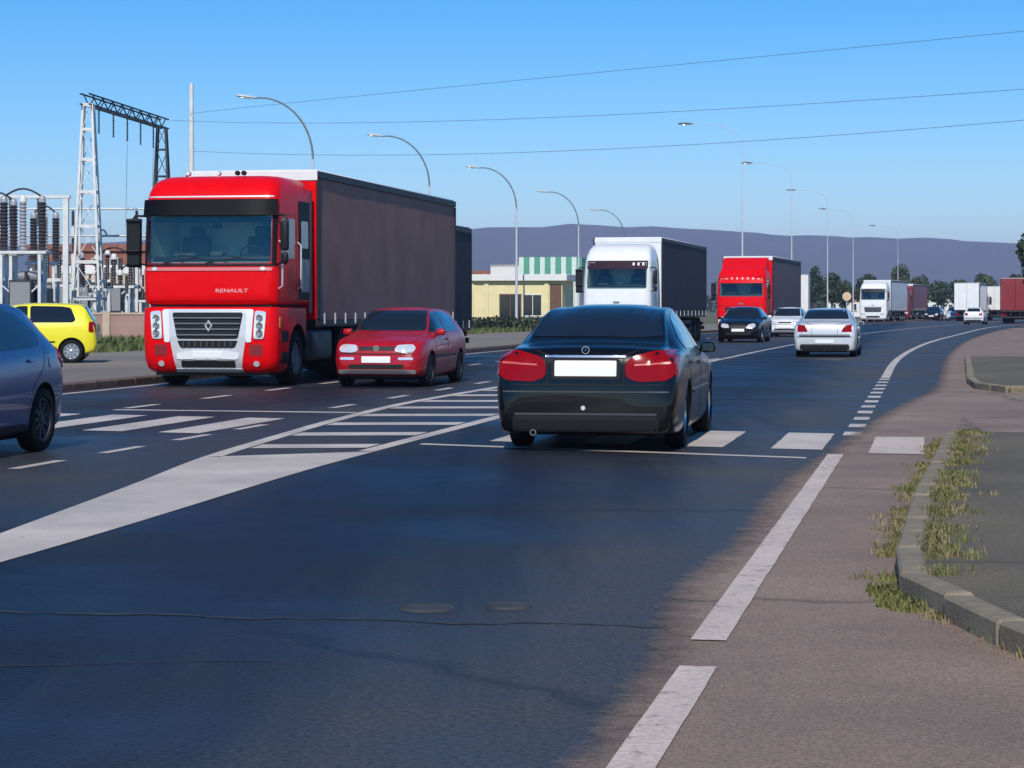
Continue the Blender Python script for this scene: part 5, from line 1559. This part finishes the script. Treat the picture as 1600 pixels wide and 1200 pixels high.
# white portal
pt = thing('portal_frame', 'white portal frame over the breaker columns at the left edge', 'frame', G(103, 104))
zt = ZP(305, 104)
for x in (0, -5.2):
    MB().box(x - .13, x + .13, -.13, .13, 0, zt - .16, .01).build('post', 'steel_white', pt, 40)
MB().box(-5.5, .2, -.13, .13, zt - .155, zt, .01).build('crossbeam', 'steel_white', pt, 40)
for k, x in enumerate((-1.3, -2.6, -3.9)):
    link('hanging_insulator', hang, pt, (x, 0, zt - .16))
# busbar tubes on short posts
for k, (z, Y, lab) in enumerate(((6.6, 118, 'upper busbar tube crossing the substation'), (5.05, 114, 'lower busbar tube crossing the substation'))):
    bb = thing('busbar', lab, 'busbar', G(-30, Y)); x1 = G(232, Y).x - G(-30, Y).x
    MB().tube([(0, 0, z), (x1, 0, z)], .055, 8).build('tube', 'steel_white' if k == 0 else 'galvanised', bb, 60)
    for q in (.12, .55, .93):
        MB().bar((x1 * q, 0, 0), (x1 * q, 0, z - .9), .14).build('post', 'steel_white', bb)
        i = link('insulator', ins_s, bb, (x1 * q, 0, z - .9)); i.scale = (.8, .8, .62)
# transformer tank with radiator fins
tf = thing('transformer', 'dark finned transformer under the breaker columns', 'transformer', G(44, 104), -.1)
MB().box(-1.0, 1.0, -.7, .7, .5, 2.3, .05, 2).build('tank', 'dark_plastic', tf, 40)
MB().box(-1.15, 1.15, -.8, .8, .1, .5).build('plinth', 'concrete', tf)
fin = MB().box(-.02, .02, -.95, -.70, .6, 2.15).mesh('radiator_fin', 'steel_dark')
for k in range(12): link('radiator_fin', fin, tf, (-.88 + .16 * k, 0, 0))
MB().lathe([(0, -.8), (.26, -.78), (.26, .78), (0, .8)], 16, 'x', at=(0, .2, 2.85)).build('oil_tank', 'grey_plastic', tf, 40)
for k, x in enumerate((-.6, 0, .6)):
    i = link('bushing', ins_s, tf, (x, -.3, 2.3)); i.scale = (.8, .8, .6)
# boundary wall: pillars and panels
def wall_run(name, label, A, B, h, m, cap, step=3.0, w=.22):
    A = Vector(A); B = Vector(B)
    R = thing(name, label, 'wall', A)
    n = round((B - A).length / step); dd = (B - A).normalized(); ang = math.atan2(dd.y, dd.x)
    for k in range(n):
        a = (B - A) * (k / n); b = (B - A) * ((k + 1) / n)
        q = MB(); q.bar(a + Vector((0, 0, h / 2)) + dd * .16, b + Vector((0, 0, h / 2)) - dd * .16, w, h); q.build('panel', m, R)
        q = MB(); q.bar(a + Vector((0, 0, h + .04)) + dd * .17, b + Vector((0, 0, h + .04)) - dd * .17, w + .08, .076); q.build('coping', cap, R)
        q = MB(); q.box(-.15, .15, -.18, .18, 0, h + .14, .015, rot=Matrix.Rotation(ang, 3, 'Z'), at=a); q.build('pillar', cap, R, 40)
wall_run('boundary_wall', 'low pinkish wall with pillars in front of the substation', (-31, 93, 0), (-11, 92.2, 0), 1.12, 'wall_pink', 'stucco_tan')

# ================================================================== buildings
def house(name, label, px, Y, w, dpt, h, m, rz=-TH, roof='concrete', roof_t=.25, over=.25, wins=(), doors=(), pillars=(), parapet=None, cat='building'):
    """wins and doors: (x centre, z0, width, height) on the front wall"""
    R = thing(name, label, cat, G(px, Y), rz)
    MB().box(-w / 2, w / 2, 0, dpt, 0, h, 0).build('wall', m, R)
    rf = MB().box(-w / 2 - over, w / 2 + over, -over, dpt + over, h, h + roof_t, .02).build('roof', roof, R, 40)
    for (x, z0, ww, hh) in wins:
        f = MB().box(x - ww / 2 - .06, x + ww / 2 + .06, -.05, .0, z0 - .06, z0 + hh + .06, .01).build('window', 'stucco_white', R, 40)
        MB().box(x - ww / 2, x + ww / 2, -.056, -.051, z0, z0 + hh).build('pane', 'window_dark', f)
        MB().box(x - .02, x + .02, -.07, -.057, z0, z0 + hh).build('glazing_bar', 'stucco_white', f)
        MB().box(x - ww / 2 - .12, x + ww / 2 + .12, -.14, .0, z0 - .14, z0 - .065).build('sill', 'concrete', f)
    for (x, z0, ww, hh) in doors:
        f = MB().box(x - ww / 2 - .07, x + ww / 2 + .07, -.05, .0, z0, z0 + hh + .07).build('door', 'door_brown', R)
        MB().box(x - ww / 2, x + ww / 2, -.058, -.051, z0 + .05, z0 + hh).build('door_leaf', 'window_dark', f)
        MB().box(x - .03, x + .03, -.075, -.059, z0 + .05, z0 + hh).build('door_mullion', 'door_brown', f)
    for x in pillars:
        MB().box(x - .14, x + .14, -.10, .0, 0, h, .01).build('pilaster', m, R, 40)
    return R
k = house('kiosk', 'cream single storey kiosk with flat white roof behind the hedge', 806, 143, 6.0, 4.5, 3.1, 'stucco_cream', roof='stucco_white', roof_t=.42, over=.35,
          wins=((1.1, .9, 1.1, 1.3),), doors=((-.35, .05, 1.3, 2.15),), pillars=(-2.86, -1.9, 2.0))
MB().box(2.2, 2.95, -.03, -.004, .1, 2.9).build('recess_panel', 'door_brown', k)  # dark recess at the right end, put into the panel's brown colour
dp = tag(MB().tube([(0, 0, 0), (0, 0, ZP(440, 136))], .09, 8).build('bollard_post', 'concrete', None, 50), 'short grey post at the left corner of the cream kiosk', 'post'); dp.location = G(727, 136)
st = house('striped_pavilion', 'pavilion with green and white striped upper cladding behind the kiosk', 860, 178, 4.7, 5, 3.6, 'stucco_white', roof='pale_green_panel', roof_t=.08, over=.02)
for q in range(12):
    x = -2.33 + .425 * q
    MB().box(x - .2, x + .2, -.12 - (.05 if q % 2 else 0), -.055, 3.7, 5.4, .01).build('cladding_panel', 'green_panel' if q % 2 else 'pale_green_panel', st, 40)
MB().box(-2.35, 2.35, -.05, 5, 3.69, 5.38).build('upper_wall', 'green_panel', st)
for x in (1.9, 2.25): MB().box(x - .07, x + .07, -.2, -.06, 0, 3.65).build('post', 'pale_green_panel', st)
house('orange_house', 'orange brick house just right of the big red lorry', 752, 192, 1.9, 4, 4.2, 'brick_orange', roof='brick_red', roof_t=.35, over=.1, wins=((-.4, 3.0, .5, .6), (.5, 3.0, .4, .6)))
house('white_house', 'plain white wall between the orange house and the striped pavilion', 790, 190, 2.6, 4, 4.9, 'stucco_white', roof='concrete', roof_t=.12, over=.05, wins=((.6, 3.1, .5, .7),))
house('brick_building', 'long red brick building behind the substation', 150, 152, 9.5, 6, 5.2, 'brick_red', roof='brick_red', roof_t=.5, over=.2, wins=[(-3.9 + 1.3 * q, 4.1, .5, .6) for q in range(7)])
b2 = house('substation_block', 'low tan block with a white band in front of the brick building', 165, 140, 6.6, 4, 3.5, 'stucco_tan', roof='stucco_white', roof_t=.55, over=.08, wins=[(-2.7 + 1.3 * q, 1.2, .8, 1.2) for q in range(5)])
house('control_house', 'white control house behind the breaker columns at the left edge', 62, 138, 5.0, 4, 2.9, 'stucco_white', roof='concrete', roof_t=.25, wins=[(-1.8 + 1.2 * q, 1.1, .6, 1.0) for q in range(4)])
house('white_block', 'plain white block beside the second red lorry and the dark trees', 1249, 252, 2.0, 4, 5.0, 'stucco_white', roof='stucco_white', roof_t=.08, over=.02)
for lab, px, Y, w, h in (('long low pale warehouse at the far end of the road', 1478, 420, 9, 3.2), ('small pale shed left of the long low warehouse', 1322, 330, 5.5, 2.2), ('far pale shed left of the distant red lorry', 1430, 440, 6, 2.4)):
    house('warehouse', lab, px, Y, w, 8, h, 'stucco_white', roof='brick_orange', roof_t=.3, over=.1, wins=[(-w / 2 + .9 + 1.5 * q, 1.0, .7, .9) for q in range(int(w / 1.6))])
sg = thing('round_sign', 'round pale sign on a post in front of the dark trees', 'sign', G(1323, 172))
MB().tube([(0, 0, 0), (0, 0, 2.6)], .04, 8).build('post', 'galvanised', sg, 50)
MB().lathe([(0, -.02), (.34, -.02), (.34, .0), (0, .0)], 24, 'y', at=(0, -.05, 2.25)).build('disc', 'sign_tan', sg, 40)

# ================================================================== trees and hedge
def crown(name, parent, lobes, n, size, m):
    vs = []; fs = []
    tot = sum(l[3] * l[4] * l[5] for l in lobes)
    for (cx, cy, cz, rx, ry, rz_) in lobes:
        for _ in range(int(n * rx * ry * rz_ / tot)):
            while True:
                p = Vector((random.uniform(-1, 1), random.uniform(-1, 1), random.uniform(-1, 1)))
                if .25 < p.length < 1: break
            if mnoise.noise(Vector((cx, cy, cz)) * .7 + p * 2.3) < -.22: continue
            c = Vector((cx + p.x * rx, cy + p.y * ry, cz + p.z * rz_))
            s = size * random.uniform(.6, 1.35)
            a = Vector((random.gauss(0, 1), random.gauss(0, 1), random.gauss(0, 1))).normalized()
            b = a.cross(Vector((random.gauss(0, 1), random.gauss(0, 1), random.gauss(0, 1)))).normalized()
            o = len(vs)
            vs += [c + a * s, c + b * s * .55, c - a * s, c - b * s * .55]; fs.append((o, o + 1, o + 2, o + 3))
    return MB().add(vs, fs).build(name, m, parent)
def tree(label, px, Y, H, R_, m, cols=1, group='trees beyond the traffic', n=2600, name='tree'):
    T = thing(name, label, 'tree', G(px, Y), random.uniform(0, 6), group)
    tk = MB(); tk.tube([(0, 0, 0), (.05, .02, H * .3), (-.04, .05, H * .62), (.02, 0, H * .9)], [.03 * H, .024 * H, .014 * H, .004 * H], 8)
    for q in range(6):
        a = q * 1.05 + random.random(); z = H * (.3 + .08 * q)
        tk.tube([(0, 0, z), (R_ * .35 * math.cos(a), R_ * .35 * math.sin(a), z + H * .10), (R_ * .7 * math.cos(a), R_ * .7 * math.sin(a), z + H * .16)], [.012 * H, .008 * H, .003 * H], 6)
    tk.build('trunk', 'bark', T, 60)
    lobes = [(0, 0, H * .62, R_ * .8, R_ * .8, H * .34)]
    for q in range(7):
        a = random.uniform(0, 6.28); r = R_ * random.uniform(.35, .65)
        lobes.append((r * math.cos(a), r * math.sin(a), H * random.uniform(.38, .82), R_ * random.uniform(.3, .5), R_ * random.uniform(.3, .5), H * random.uniform(.10, .2)))
    crown('crown', T, lobes, n, R_ * .085 + .05, m)
    return T
tree('dark bushy tree right of the white block', 1274, 282, 6.9, 1.25, 'leaf_dark')
tree('taller dark tree behind the third tall lamp post', 1300, 290, 6.2, 1.7, 'leaf_dark')
tree('low dark tree left of the distant white lorry', 1322, 296, 5.2, 1.5, 'leaf_dark')
tree('dark tree behind the roof of the distant white lorry', 1356, 330, 6.6, 2.2, 'leaf_dark')
tree('green pointed tree above the distant red lorry', 1408, 330, 8.2, 1.7, 'leaf_mid')
tree('rounded green tree right of the distant red lorry', 1434, 345, 6.4, 2.2, 'leaf_mid')
tree('dark tree above the far dark car', 1466, 360, 6.0, 2.4, 'leaf_dark')
tree('tree above the far silver car', 1500, 372, 6.3, 2.6, 'leaf_dark')
tree('tree rising behind the white box lorry', 1540, 390, 7.3, 2.8, 'leaf_mid')
tree('tree rising behind the dark red lorry rear', 1588, 384, 7.4, 2.8, 'leaf_dark')
tree('large tree cut off by the right edge', 1632, 150, 7.2, 1.9, 'leaf_dark', n=5200)
# far wood
vs = []
wl = []
for q in range(46):
    px = 1240 + 14 * q + random.uniform(-5, 5); p = G(px, 520 + random.uniform(-20, 40))
    wl.append((p.x, p.y, 2.4, random.uniform(2, 3.4), 3, random.uniform(2.6, 4.6)))
for q in range(60):
    px = -60 + 24 * q; p = G(px, 640 + random.uniform(-20, 40))
    wl.append((p.x, p.y, 1.8, random.uniform(3, 5), 4, random.uniform(2, 4.2)))
wd = stuff(crown('far_wood', None, wl, 26000, .55, 'leaf_dark')); wd['label'] = 'distant wood along the foot of the hills'; wd['category'] = 'wood'
# hedge in front of the kiosk
hg = thing('hedge', 'low dark hedge in front of the cream kiosk', 'hedge', G(800, 129), -TH)
L = []
for q in range(22):
    L.append((-4.2 + .4 * q, random.uniform(-.1, .1), .42, .38, .5, .46 + random.uniform(-.05, .06)))
crown('foliage', hg, L, 7000, .10, 'leaf_dark')
MB().box(-4.3, 4.6, -.22, .22, 0, .62, .1, 2).build('branch_core', 'bark', hg, 40)
